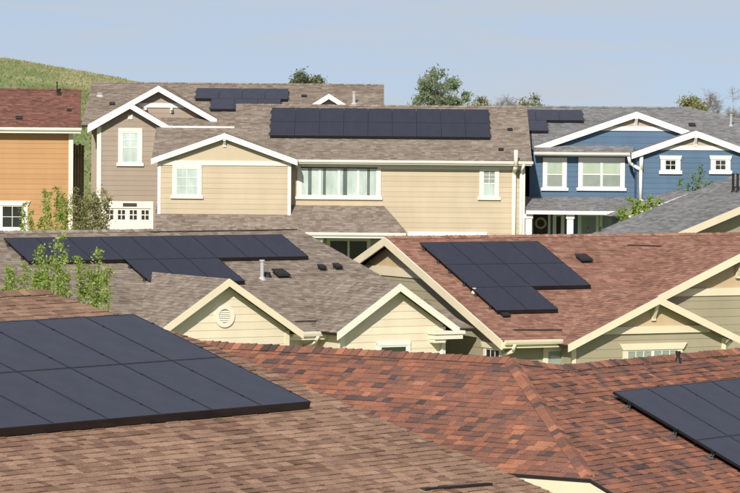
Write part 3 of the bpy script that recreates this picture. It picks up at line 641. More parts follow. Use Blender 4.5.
downspout(H, [(a.x + w1 - .2, yg + .2, a.z - t * w1 - .1), (a.x + w1 - .28, yg + .5, a.z - t * w1 - .35), (a.x + w1 - .28, yg + .5, 0)], .055, 'pale_trim')
box_vent(H, ro, hit4(584, 261), .42, .42, .17, T4); box_vent(H, ro, hit4(505, 316.5), .26, .26, .13, T4)
vent_pipe(H, ro, hit4(474, 293), .10, .045, 'pale_trim')
for (x0, y0, x1, y1) in ((628, 246, 722, 249), (594, 300.5, 624, 301.5), (514, 331, 562, 331)): lifted(H, ro, hit4(x0, y0), hit4(x1, y1), n4)
q = H.hr(419, 242, O4 + Vector((0, 0, .14)), 0, T4); stp = Vector((0, -1, -T4)) / math.sqrt(1 + T4 * T4); st0 = q + stp * (3 * PH + 2 * GAP)
solar_array('black solar array of three stepped rows on the rust red roof', H, (q.x, st0.y, st0.z - .13), (1, 0, 0), (0, 1, T4), [(2, 0, 4), (1, 0, 4), (0, 0, 2)])

# ================================================================== HOUSE 9: grey roof corner, right
H = House('house', 'house with sloping grey roof and cream rake cut by the right frame edge', 740, 207, 146, R(30), .8)
a = H.hy(740, 207, 0); b2 = H.hy(678, 233, 0); t9 = (a.z - b2.z) / (a.x - b2.x); L9 = 4.7
xa = a.x + 3.2; za = a.z + t9 * 3.2; wb = 13.5
P = lambda x, y: Vector((x, y, za - t9 * abs(x - xa)))
ro = roof(H, [[P(xa, 0), P(xa - wb, 0), P(xa - wb, L9), P(xa, L9)], [P(xa, 0), P(xa + wb, 0), P(xa + wb, L9), P(xa, L9)]], 'grey_shingle', seed=91)
rake_pair(H, xa, 0, za, wb, wb, t9, .25, 'cream_trim')
wf = front(H, .45); zz = lambda x: za - t9 * abs(x - xa) - .14
wall(wf, [(xa - wb + .5, 0), (xa + wb - .5, 0), (xa + wb - .5, zz(xa + wb - .5)), (xa, zz(xa)), (xa - wb + .5, zz(xa - wb + .5))], 'olive_siding', .24)
MB().box((xa - wb + .5, .6, 0), (xa + wb - .5, L9 - .3, zz(xa - wb))).build('core_wall', 'olive_siding', H.e)
for px in (733, 737.5):
    p = H.hr(px, 192, (xa, 0, za), t9, 0); vent_pipe(H, ro, p, .62, .045, 'vent_black')
for px in (588, 600): vent_pipe(H, ro, H.hr(px, 231.5, (xa, 0, za), t9, 0), .12, .03, 'vent_black')
# white-edged low roof behind it
H = House('garage', 'low garage roof with white rake board showing behind the grey roof', 652, 207, 158, R(30), 1.4)
H.e['category'] = 'garage'
a = H.hy(690, 193.2, 0); b2 = H.hy(652, 207.5, 0); tg = (a.z - b2.z) / (a.x - b2.x); xa = a.x + .2; za = a.z + tg * .2; wb = 3.1
P = lambda x, y: Vector((x, y, za - tg * abs(x - xa)))
roof(H, [[P(xa, 0), P(xa - wb, 0), P(xa - wb, 1.6), P(xa, 1.6)], [P(xa, 0), P(xa + 2.0, 0), P(xa + 2.0, 1.6), P(xa, 1.6)]], 'grey_shingle', seed=92)
rake_pair(H, xa, 0, za, wb, 2.0, tg, .2, 'white_trim')
MB().box((xa - wb + .3, .3, 0), (xa + 1.8, 1.5, za - tg * wb - .1)).build('wall', 'blue_siding', H.e)

# ================================================================== HOUSE 6: tan two-storey, centre back
H = House('house', 'two storey tan house with long solar array along its taupe ridge', 370, 200, 168, 0, 2)
ye, yr = -.45, 5.6
ze = H.hy(415, 160.5, ye).z; zr = H.hy(380, 106, yr).z; T6 = (zr - ze) / (yr - ye)
xr = H.hy(527, 107.5, yr).x; xl = H.hy(236.5, 104, yr).x; xll = H.hy(155, 140, 2).x
O6 = Vector((0, ye, ze)); hit6 = lambda x, y: H.hr(x, y, O6, 0, T6)
yl = hit6(195, 128).y; zl = ze + T6 * (yl - ye)
ro = roof(H, [[(xl, ye, ze), (xr, ye, ze), (xr, yr, zr), (xl, yr, zr)], [(xll, ye, ze), (xl, ye, ze), (xl, yl, zl), (xll, yl, zl)]], 'taupe_shingle', expo=.145, wmin=.14, wmax=.30, seed=61, lift=1.2)
roof(H, [[(xl, 2 * yr - ye, ze), (xr, 2 * yr - ye, ze), (xr, yr, zr), (xl, yr, zr)], [(xll, yl + 3, zl - T6 * 3), (xl, yl + 3, zl - T6 * 3), (xl, yl, zl), (xll, yl, zl)]], 'taupe_shingle', name='rear_roof', expo=.25, wmin=.4, wmax=.8, seed=62)
caps((xl, yr, zr), (xr, yr, zr), (0, -1, -T6), (0, 1, -T6), 'taupe_shingle', ro, seed=63)
wf = front(H, 0); xwr = xr - .28; xgl = H.hy(162, 180, -.7).x
wall(wf, [(H.hy(284, 180, 0).x, 0), (xwr, 0), (xwr, ze + .05), (H.hy(284, 180, 0).x, ze + .05)], 'tan_siding', .21)
MB().box((xll + .3, .15, 0), (xwr - .02, 2 * yr - .2, ze)).build('core_wall', 'tan_siding', H.e)
MB().prism([(xr - .3, 0, ze), (xr - .3, 2 * yr, ze), (xr - .3, yr, zr - .15)], (-.12, 0, 0)).build('end_gable', 'tan_siding', H.e)
MB().prism([(xl + .3, 0, ze), (xl + .3, 2 * yr, ze), (xl + .3, yr, zr - .15)], (.12, 0, 0)).build('end_gable', 'tan_siding', H.e)
bar(wf, xwr - .14, xwr + .02, 0, ze - .12, .045, 'pale_trim', 'corner_board')
bar(wf, H.hy(296, 160, 0).x, xwr + .02, ze - .36, ze - .10, .05, 'pale_trim', 'frieze')
MB().box((xl - 2, ye - .02, ze - .17), (xr, ye - .002, ze - .012)).build('fascia', 'white_trim', H.e)
gutter(H, H.hy(297, 160, ye).x, xr + .05, ye - .02, ze + .0, 'white_trim', .11, .10)
# left front gable
yg = -1.1
a, t, w0, w1, wfg, g = small_gable(H, 'taupe_shingle', (224.5, 133.5), (151, 158.5), (297.5, 160.5), yg, .28, 2.4, 'tan_siding', 'white_trim', .22, 'gable', 2.4, seed=64)
_, fz = wfg.px(224, 162.5); hw = min((a.z - fz - .14) / t, w0 - .3)
wall(WF(H, (0, yg + .28 - .03, 0), (1, 0, 0), (0, -1, 0)), [(a.x - hw, fz), (a.x + hw, fz), (a.x + hw, a.z - .16 - t * hw), (a.x, a.z - .16), (a.x - hw, a.z - .16 - t * hw)], 'tan_panel', planks=False, name='gable_panel', thick=.02)
bar(wfg, a.x - w0 + .27, a.x + w1 - .27, fz - .12, fz + .07, .06, 'pale_trim', 'frieze')
bracket(H, a.x, yg + .28, a.z - .2, .35, 'white_trim', .1)
p0_, p1_ = wfg.px(175.5, 195.5), wfg.px(198.5, 168); window(wfg, p0_[0], p1_[0], p0_[1], p1_[1], grid=(2, 3), trim=.13, tm='pale_trim', sash=False)
p0_, p1_ = wf.px(300.5, 196), wf.px(377.5, 167.5); window(wf, p0_[0], p1_[0], p0_[1], p1_[1], units=4, trim=.14, tm='pale_trim')
p0_, p1_ = wf.px(482.5, 197), wf.px(496, 170); window(wf, p0_[0], p1_[0], p0_[1], p1_[1], grid=(2, 3), trim=.13, tm='pale_trim', sash=True, upper='blind_grey')
px_ = H.hy(516, 150, ye - .15)
downspout(H, [(px_.x, ye - .2, px_.z), (px_.x, ye - .2, ze - .2), (px_.x - .05, -.12, ze - .45), (px_.x - .05, -.12, 0)], .085, 'pale_trim')
px_ = H.hy(524, 165, ye); downspout(H, [(px_.x, ye - .05, ze - .1), (px_.x - .1, -.08, ze - .5), (px_.x - .1, -.08, 0)], .06, 'white_trim')
# porch roof
yt, yb = -.05, -2.2
zt_ = H.hy(250, 205, yt).z; zb_ = H.hy(345, 232.5, yb).z; zt_ = max(zt_, zb_ + .7)
tp = (zt_ - zb_) / (yt - yb)
xp0 = H.hy(155, 215, -1).x; xp1t = H.hy(384, 206, yt).x; xp1b = H.hy(406, 233, yb).x
pr = roof(H, [[(xp0, yt, zt_), (xp1t, yt, zt_), (xp1b, yb, zb_), (xp0, yb, zb_)], [(xp1t, yt, zt_), (xp1b, yt, zb_), (xp1b, yb, zb_)]], 'taupe_shingle', name='porch_roof', expo=.145, wmin=.14, wmax=.30, seed=65)
MB().box((xp0, yb - .03, zb_ - .22), (xp1b, yb - .002, zb_ - .012)).build('porch_fascia', 'white_trim', H.e)
gutter(H, H.hy(300, 231, yb).x, xp1b, yb - .03, zb_ + .0, 'white_trim', .12, .1)
p0_, p1_ = wf.px(329, 262), wf.px(368, 240); window(wf, p0_[0], p1_[0], p0_[1], p1_[1], units=2, trim=.1, tm='white_trim', inside='interior_dark')
for px in (320, 403):
    q = H.hy(px, 240, yb + .3); MB().box((q.x - .09, yb + .2, 0), (q.x + .09, yb + .4, zb_ - .22)).box((q.x - .13, yb + .16, zb_ - .36), (q.x + .13, yb + .44, zb_ - .222)).build('porch_post', 'white_trim', H.e)
bz = wf.px(450, 234)[1]; bar(wf, wf.px(408, 233)[0], wf.px(487, 233)[0], bz - .1, bz + .08, .06, 'white_trim', 'band_board')
q1 = H.hr(272, 107.5, O6 + Vector((0, 0, .14)), 0, T6); st0 = q1 + Vector((0, -1, -T6)) / math.sqrt(1 + T6 * T6) * (2 * PH + GAP)
solar_array('long two row black solar array below the tan house ridge', H, (q1.x, st0.y, st0.z - .13), (1, 0, 0), (0, 1, T6), [(0, 0, 9), (1, 0, 9)])
for px, py in ((510, 130.5), (501, 150.5)): box_vent(H, ro, hit6(px, py), .22, .2, .09, T6)

# ================================================================== HOUSE 5: grey-brown two-storey, left back
H = House('house', 'two storey grey brown house with white garage door, back left', 120, 200, 175, 0, 2.4)
yr = 7.5; ye = -.2
zr = H.hy(238, 84, yr).z; xl = H.hy(92, 81.5, yr).x; xr = H.hy(384, 86, yr).x
ze = H.hy(205, 126, ye + 1.2).z; ye5 = ye + 1.2; T5 = (zr - ze) / (yr - ye5)
O5 = Vector((0, yr, zr)); hit5 = lambda x, y: H.hr(x, y, O5, 0, T5)
ro = roof(H, [[(xl, ye5, ze), (xr, ye5, ze), (xr, yr, zr), (xl, yr, zr)]], 'taupe_shingle', expo=.145, wmin=.14, wmax=.30, seed=51, lift=1.2)
roof(H, [[(xl, 2 * yr - ye5, ze), (xr, 2 * yr - ye5, ze), (xr, yr, zr), (xl, yr, zr)]], 'taupe_shingle', name='rear_roof', expo=.25, wmin=.4, wmax=.8, seed=52)
caps((xl, yr, zr), (xr, yr, zr), (0, -1, -T5), (0, 1, -T5), 'taupe_shingle', ro, seed=53)
MB().box((xl + .4, ye5 + .5, 0), (xr - .4, 2 * yr - ye5 - .5, ze)).build('core_wall', 'grey_siding', H.e)
for x, s_ in ((xr - .3, -.12), (xl + .3, .12)): MB().prism([(x, ye5 + .5, ze), (x, 2 * yr - ye5 - .5, ze), (x, yr, zr - .15)], (s_, 0, 0)).build('end_gable', 'grey_siding', H.e)
MB().box((H.hy(170, 127, ye5).x, ye5 - .03, ze - .2), (H.hy(300, 127, ye5).x, ye5 - .002, ze - .012)).build('fascia', 'white_trim', H.e)
# tall rear gable (peak 158,86)
yb5 = ye + .5
a = H.hy(158.5, 86, yb5); r_ = H.hy(217, 119.5, yb5); t = (a.z - r_.z) / (r_.x - a.x); w1 = r_.x - a.x; w0 = a.x - H.hy(88, 127, yb5).x
faces = [[Vector((a.x, yb5, a.z)), Vector((a.x + s * w, yb5, a.z - t * w)), Vector((a.x + s * w, yr - .5, a.z - t * w)), Vector((a.x, yr - .5, a.z))] for s, w in ((-1, w0), (1, w1))]
roof(H, faces, 'taupe_shingle', name='gable_roof', seed=54); rake_pair(H, a.x, yb5, a.z, w0, w1, t, .24, 'white_trim')
wfb = front(H, yb5 + .4); zz = lambda x: a.z - t * abs(x - a.x) - .14
zb5 = ze - .3
wall(wfb, [(a.x - w0 + .4, zb5), (a.x + w1 - .4, zb5), (a.x + w1 - .4, zz(a.x + w1 - .4)), (a.x, zz(a.x)), (a.x - w0 + .4, zz(a.x - w0 + .4))], 'grey_siding', .21)
_, fz = wfb.px(160, 105.5); hw = (a.z - fz - .14) / t
bar(wfb, a.x - hw, a.x + hw, fz - .09, fz + .10, .06, 'white_trim', 'frieze')
for dx in (-.55, .55): bracket(H, a.x + dx, yb5 + .4, fz - .09, .22, 'white_trim', .09)
zp1 = H.hy(205, 118, yb5 + .38).z; zp0 = H.hy(205, 125.8, yb5 - .5).z; xq0, xq1 = H.hy(160, 126, yb5 - .5).x, H.hy(238, 126, yb5 - .5).x
roof(H, [[(xq0, yb5 + .38, zp1), (xq1, yb5 + .38, zp1), (xq1, yb5 - .5, zp0), (xq0, yb5 - .5, zp0)]], 'taupe_shingle', name='pent_roof', seed=57, deck=.06)
MB().box((xq0, yb5 - .53, zp0 - .17), (xq1, yb5 - .502, zp0 - .012)).build('pent_fascia', 'white_trim', H.e)
# front gable over the garage (peak 130,103)
yf5 = -.35
a, t, w0, w1, wf, g = small_gable(H, 'taupe_shingle', (130, 103), (87.5, 127.5), (172, 127.5), yf5, .4, 0, 'grey_siding', 'white_trim', .24, 'gable', yb5 + 1.5, seed=55, corner=False)
xl5 = a.x - w0 + .4; bar(wf, xl5 - .02, xl5 + .16, 0, a.z - t * (w0 - .4) - .2, .05, 'pale_trim', 'corner_board')
p0_, p1_ = wf.px(121.5, 163), wf.px(139, 132); window(wf, p0_[0], p1_[0], p0_[1], p1_[1], grid=(2, 2), trim=.14, tm='pale_trim', sash=True)
va, vz = wf.px(130.3, 117); bar(wf, va - .1, va + .1, vz - .1, vz + .1, .06, 'pale_trim', 'square_vent')
h0, h1 = wf.px(101, 208), wf.px(153.5, 201.5); bar(wf, h0[0], h1[0], h0[1], h1[1], .07, 'pale_trim', 'garage_header')
bar(wf, h0[0], h0[0] + .12, 0, h0[1], .06, 'pale_trim', 'garage_jamb'); bar(wf, h1[0] - .1, h1[0], 0, h0[1], .06, 'pale_trim', 'garage_jamb')
nm, _ = wf.px(130, 205); nz0 = (h0[1] + h1[1]) / 2
num = MB()
wf.box(num, nm - .30, nm + .30, nz0 - .075, nz0 + .075, .07, .085); num.build('number_plaque', 'door_brown', H.e)
# garage door: panels in a grid with four lites
gd0, gd1 = h0[0] + .12, h1[0] - .10; gt = h0[1] - .02; gw = (gd1 - gd0) / 4; gh = .55
gdo = wf.box(MB(), gd0, gd1, 0, gt, .022, .028).build('garage_door', 'garage_white', H.e)
for r in range(4):
    for c in range(4):
        x0, x1, z1, z0 = gd0 + gw * c + .04, gd0 + gw * (c + 1) - .04, gt - gh * r - .04, gt - gh * (r + 1) + .04
        if r == 0:
            x0 += .06; x1 -= .06; z0 += .05; z1 -= .02
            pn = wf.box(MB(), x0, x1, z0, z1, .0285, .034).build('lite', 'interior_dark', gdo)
            g_ = MB(); wf.box(g_, (x0 + x1) / 2 - .02, (x0 + x1) / 2 + .02, z0, z1, .03, .045); wf.box(g_, x0, x1, (z0 + z1) / 2 - .02, (z0 + z1) / 2 + .02, .03, .0445); g_.build('muntin', 'garage_white', gdo)
        else: wf.box(MB(), x0, x1, z0, z1, .0285, .042).build('door_panel', 'garage_white', gdo)
# small dormer gable right
yd = 3.8
a = H.hy(329, 94, yd); l_ = H.hy(311, 105, yd); t = (a.z - l_.z) / (a.x - l_.x); w = a.x - l_.x + .3
roof(H, [[Vector((a.x, yd, a.z)), Vector((a.x + s * w, yd, a.z - t * w)), Vector((a.x + s * w, yr, a.z - t * w)), Vector((a.x, yr, a.z))] for s in (-1, 1)], 'taupe_shingle', name='dormer_roof', seed=56)
rake_pair(H, a.x, yd, a.z, w, w, t, .22, 'white_trim')
wall(front(H, yd + .3), [(a.x - w + .2, a.z - t * w - .5), (a.x + w - .2, a.z - t * w - .5), (a.x, a.z - .14)], 'taupe_panel', planks=False, name='dormer_wall')
vent_pipe(H, ro, hit5(354, 104), .5, .07); vent_pipe(H, ro, hit5(100, 96), .1, .09); box_vent(H, ro, hit5(112, 105), .25, .25, .12, T5); box_vent(H, ro, hit5(304, 97), .25, .25, .1, T5)
stp = Vector((0, -1, -T5)) / math.sqrt(1 + T5 * T5); q = H.hr(197, 88, O5 + Vector((0, 0, .14)), 0, T5)
st0 = q + stp * (2 * PH + GAP)
solar_array('T shaped black solar array high on the grey brown house roof', H, (q.x, st0.y, st0.z - .13), (1, 0, 0), (0, 1, T5), [(1, 0, 4), (0, .7, 3.7)])

# ================================================================== HOUSE 7: blue two-storey, right back
H = House('house', 'two storey blue house with white trimmed gables and small square windows', 600, 200, 170, 0, 2)
yr, ye = 7.0, .55
zr = H.hy(610, 107.5, yr).z; ze = H.hy(600, 150, ye).z; T7 = (zr - ze) / (yr - ye)
xl = H.hy(500, 107, yr).x; xr = H.hy(692, 107.5, yr).x; xrr = H.hy(775, 126, yr - 2).x
O7 = Vector((0, yr, zr)); hit7 = lambda x, y: H.hr(x, y, O7, 0, T7)
hp = hit7(742, 119); k = (ye - yr) / (hp.y - yr); Ehr = Vector((xr + (hp.x - xr) * k, ye, ze))
ro = roof(H, [[(xl, ye, ze), Ehr, (xr, yr, zr), (xl, yr, zr)]], 'grey_shingle', expo=.145, wmin=.14, wmax=.30, seed=71, lift=1.2)
roof(H, [[(xl, 2 * yr - ye, ze), (Ehr.x, 2 * yr - ye, ze), (xr, yr, zr), (xl, yr, zr)], [(xr, yr, zr), Ehr, (Ehr.x, 2 * yr - ye, ze)]], 'grey_shingle', name='rear_roof', expo=.25, wmin=.4, wmax=.8, seed=72)
caps((xl, yr, zr), (xr, yr, zr), (0, -1, -T7), (0, 1, -T7), 'grey_shingle', ro, seed=73)
wf = front(H, 0)
x0w = H.hy(530, 170, 0).x; x1w = H.hy(645, 170, 0).x
zw = H.hy(600, 151, 0).z
# big gable
yg = .11
a = H.hy(636.5, 112, yg); l_ = H.hy(534, 147, yg); t = (a.z - l_.z) / (a.x - l_.x); w0 = a.x - l_.x; w1 = w0
roof(H, [[Vector((a.x, yg, a.z)), Vector((a.x + s * w0, yg, a.z - t * w0)), Vector((a.x + s * w0, yr - .6, a.z - t * w0)), Vector((a.x, yr - .6, a.z))] for s in (-1, 1)], 'grey_shingle', name='gable_roof', seed=74)
rake_pair(H, a.x, yg, a.z, w0, w1, t, .24, 'white_trim')
wfg = front(H, .35); zz = lambda x: a.z - t * abs(x - a.x) - .14
zlow = a.z - t * (w0 - .2) - .14
wall(wfg, [(a.x - w0 + .2, zlow), (a.x + w0 - .2, zlow), (a.x, zz(a.x))], 'blue_siding', .26, name='gable_wall')
_, fz = wfg.px(637, 128.7); hw = (a.z - fz - .14) / t
bar(wfg, a.x - hw - .05, a.x + hw + .05, fz - .09, fz + .09, .06, 'white_trim', 'frieze')
wall(WF(H, (0, .32, 0), (1, 0, 0), (0, -1, 0)), [(a.x - hw, fz), (a.x + hw, fz), (a.x, zz(a.x) - .02)], 'taupe_panel', planks=False, name='gable_panel', thick=.02)
bracket(H, a.x, .35, a.z - .2, .45, 'white_trim', .12)
# pent roof strip under the gable with white fascia
zp1 = H.hy(580, 145.5, .33).z; zp0 = H.hy(580, 152.3, -.45).z
xp0, xp1 = H.hy(534, 150, -.45).x, H.hy(634, 152, -.45).x
roof(H, [[(xp0, .33, zp1), (xp1, .33, zp1), (xp1, -.45, zp0), (xp0, -.45, zp0)]], 'grey_shingle', name='pent_roof', expo=.15, seed=75, deck=.06)
MB().box((xp0, -.48, zp0 - .15), (xp1, -.452, zp0 - .01)).build('pent_fascia', 'white_trim', H.e); gutter(H, xp0, xp1, -.48, zp0, 'white_trim', .11, .1)
MB().box((xp0 + .05, -.45, zp0 - .17), (xp1 - .05, .3, zp0 - .152)).build('soffit', 'white_trim', H.e)
wall(wf, [(x0w, 0), (x1w, 0), (x1w, zp0 - .17), (x0w, zp0 - .17)], 'blue_siding', .21)
bar(wf, x0w - .02, x0w + .14, 0, zp0 - .18, .045, 'blue_siding', 'corner_board')
MB().box((x0w, .4, 0), (Ehr.x - .5, 2 * yr - 1, min(ze, zlow) - .1)).build('core_wall', 'blue_siding', H.e)
p0_, p1_ = wf.px(546, 187.5), wf.px(563.5, 161.5); window(wf, p0_[0], p1_[0], p0_[1], p1_[1], grid=(1, 1), trim=.14, sash=True, inside='blind_grey', upper='blind_cream')
p0_, p1_ = wf.px(581.5, 187.5), wf.px(621.5, 161.5); window(wf, p0_[0], p1_[0], p0_[1], p1_[1], units=2, trim=.14, sash=True, inside='blind_grey', upper='blind_cream')
# right projecting gable
yg2 = -1.6
a, t, w0, w1, wf2, g = small_gable(H, 'grey_shingle', (696, 131), (631.5, 153.5), (761, 154.5), yg2, .24, 0, 'blue_siding', 'white_trim', .24, 'gable', 4.2, seed=76, corner=False)
_, fz = wf2.px(697, 148); hw = (a.z - fz - .14) / t
bar(wf2, a.x - hw - .05, a.x + hw + .05, fz - .09, fz + .09, .06, 'white_trim', 'frieze')
wall(WF(H, (0, yg2 + .21, 0), (1, 0, 0), (0, -1, 0)), [(a.x - hw, fz), (a.x + hw, fz), (a.x, a.z - .17)], 'taupe_panel', planks=False, name='gable_panel', thick=.02)
bracket(H, a.x, yg2 + .24, a.z - .2, .42, 'white_trim', .12)
for c in (670.5, 720.5):
    p0_, p1_ = wf2.px(c - 6, 170.5), wf2.px(c + 6, 159.5); window(wf2, p0_[0], p1_[0], p0_[1], p1_[1], grid=(2, 2), trim=.16, inside='interior_dark', ears=.06, head=.16)
dx_ = H.hy(641, 170, yg2).x; gx_ = H.hy(630, 157, -.5)
downspout(H, [(gx_.x - .05, -.5, gx_.z), (gx_.x, -.55, gx_.z - .25), (dx_ - .15, yg2 + .12, gx_.z - .42), (dx_, yg2 + .12, gx_.z - .5), (dx_, yg2 + .12, gx_.z - 1.75), (dx_ + .2, yg2 + .02, gx_.z - 1.9)], .07, 'white_trim')
downspout(H, [(dx_ + .02, yg2 + .13, gx_.z + .1), (dx_ + .02, yg2 + .13, gx_.z - .5)], .085, 'white_trim')
# porch
yt, yb = -.05, -2.3
zb_ = H.hy(560, 210.5, yb).z; zt_ = H.hy(560, 197, yt).z
px0, px1 = H.hy(526, 205, yb).x, H.hy(640, 205, yb).x
roof(H, [[(px0, yt, zt_), (px1, yt, zt_), (px1 + .3, yb, zb_), (px0, yb, zb_)]], 'grey_shingle', name='porch_roof', expo=.16, seed=77)
MB().box((px0, yb - .03, zb_ - .16), (px1 + .3, yb - .002, zb_ - .012)).build('porch_fascia', 'white_trim', H.e)
MB().box((px0, yb + .02, zb_ - .14), (px1 + .2, -.05, zb_ - .11)).build('porch_ceiling', 'white_trim', H.e)
for px in (528.5, 570, 618):
    q = H.hy(px, 225, yb + .3); MB().box((q.x - .13, yb + .16, 0), (q.x + .13, yb + .42, zb_ - .17)).box((q.x - .17, yb + .12, zb_ - .34), (q.x + .17, yb + .46, zb_ - .171)).build('porch_post', 'white_trim', H.e)
d0, d1 = wf.px(533, 236), wf.px(548, 214)
dr = bar(wf, d0[0], d1[0], 0, d1[1], .05, 'door_brown', 'door'); bar(wf, d0[0] - .1, d0[0], 0, d1[1] + .1, .06, 'white_trim', 'door_frame'); bar(wf, d1[0], d1[0] + .1, 0, d1[1] + .1, .06, 'white_trim', 'door_frame')
cx, cz = (d0[0] + d1[0]) / 2, wf.px(541, 223)[1]; wr = MB(); N = 20
for i in range(N):
    c0, c1 = 6.283 * i / N, 6.283 * (i + 1) / N; wr.tube(wf.P(cx + .2 * math.cos(c0), cz + .2 * math.sin(c0), .10), wf.P(cx + .2 * math.cos(c1), cz + .2 * math.sin(c1), .10), .05, .05, 6)
wr.build('wreath', 'taupe_panel', dr)
for a0, a1 in ((555, 562), (580, 597), (601, 616)):
    p0_, p1_ = wf.px(a0, 240), wf.px(a1, 215); window(wf, p0_[0], p1_[0], p0_[1], p1_[1], trim=.1, inside='interior_dark' if a0 < 560 else 'blind_grey', sill=False)
q = H.hr(582, 110, O7 + Vector((0, 0, .14)), 0, T7); stp = Vector((0, -1, -T7)) / math.sqrt(1 + T7 * T7); st0 = q + stp * (2 * PH + GAP)
c1 = (H.hy(547, 125, 4).x - q.x) / (PW + GAP)
solar_array('black L shaped solar array on the blue house grey roof', H, (q.x - 4 * (PW + GAP), st0.y, st0.z - .13), (1, 0, 0), (0, 1, T7), [(1, 0, 4), (0, 4 + c1 - 2, 4 + c1)])
vent_pipe(H, ro, hit7(731, 126), .45, .05); box_vent(H, ro, hit7(692, 126), .3, .3, .12, T7)

# ================================================================== HOUSE 8: orange, left edge
H = House('house', 'orange sided house with maroon roof at the left edge', 40, 200, 178, R(4), 2.2)
ye, yr = -.45, 4.6
ze = H.hy(40, 127.5, ye).z; zr = H.hy(40, 89.5, yr).z; T8 = (zr - ze) / (yr - ye); xr = H.hy(81, 100, 2).x; xl = -9.5
O8 = Vector((0, yr, zr)); hit8 = lambda x, y: H.hr(x, y, O8, 0, T8)
ro = roof(H, [[(xl, ye, ze), (xr, ye, ze), (xr, yr, zr), (xl, yr, zr)]], 'maroon_shingle', expo=.145, wmin=.14, wmax=.30, seed=81, lift=1.2)
roof(H, [[(xl, 2 * yr - ye, ze), (xr, 2 * yr - ye, ze), (xr, yr, zr), (xl, yr, zr)]], 'maroon_shingle', name='rear_roof', expo=.25, wmin=.4, wmax=.8, seed=82)
caps((xl, yr, zr), (xr, yr, zr), (0, -1, -T8), (0, 1, -T8), 'maroon_shingle', ro, seed=83)
wf = front(H, 0); xw = H.hy(72.5, 180, 0).x
wall(wf, [(xl + .4, 0), (xw, 0), (xw, ze - .05), (xl + .4, ze - .05)], 'orange_siding', .22)
MB().box((xl + .4, .15, 0), (xw - .02, 2 * yr, ze - .05)).build('core_wall', 'orange_siding', H.e)
MB().prism([(xw - .02, 0, ze - .1), (xw - .02, 2 * yr, ze - .1), (xw - .02, yr, zr - .15)], (-.12, 0, 0)).build('end_gable', 'orange_siding', H.e)
bar(wf, xw - .17, xw + .02, 0, ze - .2, .05, 'pale_trim', 'corner_board')
MB().box((xl, ye - .03, ze - .24), (xr, ye - .002, ze - .012)).build('fascia', 'white_trim', H.e); gutter(H, xl, xr + .03, ye - .03, ze, 'white_trim', .13, .11)
MB().box((xl, ye, ze - .26), (xr - .2, 0, ze - .242)).build('soffit', 'white_trim', H.e)
p0_, p1_ = wf.px(1.5, 228), wf.px(23, 205.5); window(wf, p0_[0], p1_[0], p0_[1], p1_[1], grid=(2, 2), trim=.2, inside='interior_dark', ears=.12, head=.2, tm='white_trim')
vent_pipe(H, ro, hit8(59, 95), .22, .06, 'vent_black'); vent_pipe(H, ro, hit8(57, 93), .45, .025, 'vent_black')
box_vent(H, ro, hit8(19, 119), .3, .3, .12, T8); box_vent(H, ro, hit8(69, 111), .2, .2, .1, T8)

# dark timber side fence between the orange and grey houses
fp = at(78, 190, 180); fe = tag(empty('fence', (fp.x, fp.y, 2)), 'tall dark brown board screen beside the orange house corner', 'fence')
ft = at(78, 144, 180).z - 2
for i in range(4): MB().box((-.24 + i * .125, -.02, 0), (-.24 + i * .125 + .118, .02, ft - .05 * (i % 2))).build('board', 'dark_fence', fe)
for z in (.5, ft * .5, ft - .5): MB().box((-.24, .022, z - .05), (.26, .06, z + .05)).build('rail', 'dark_fence', fe)

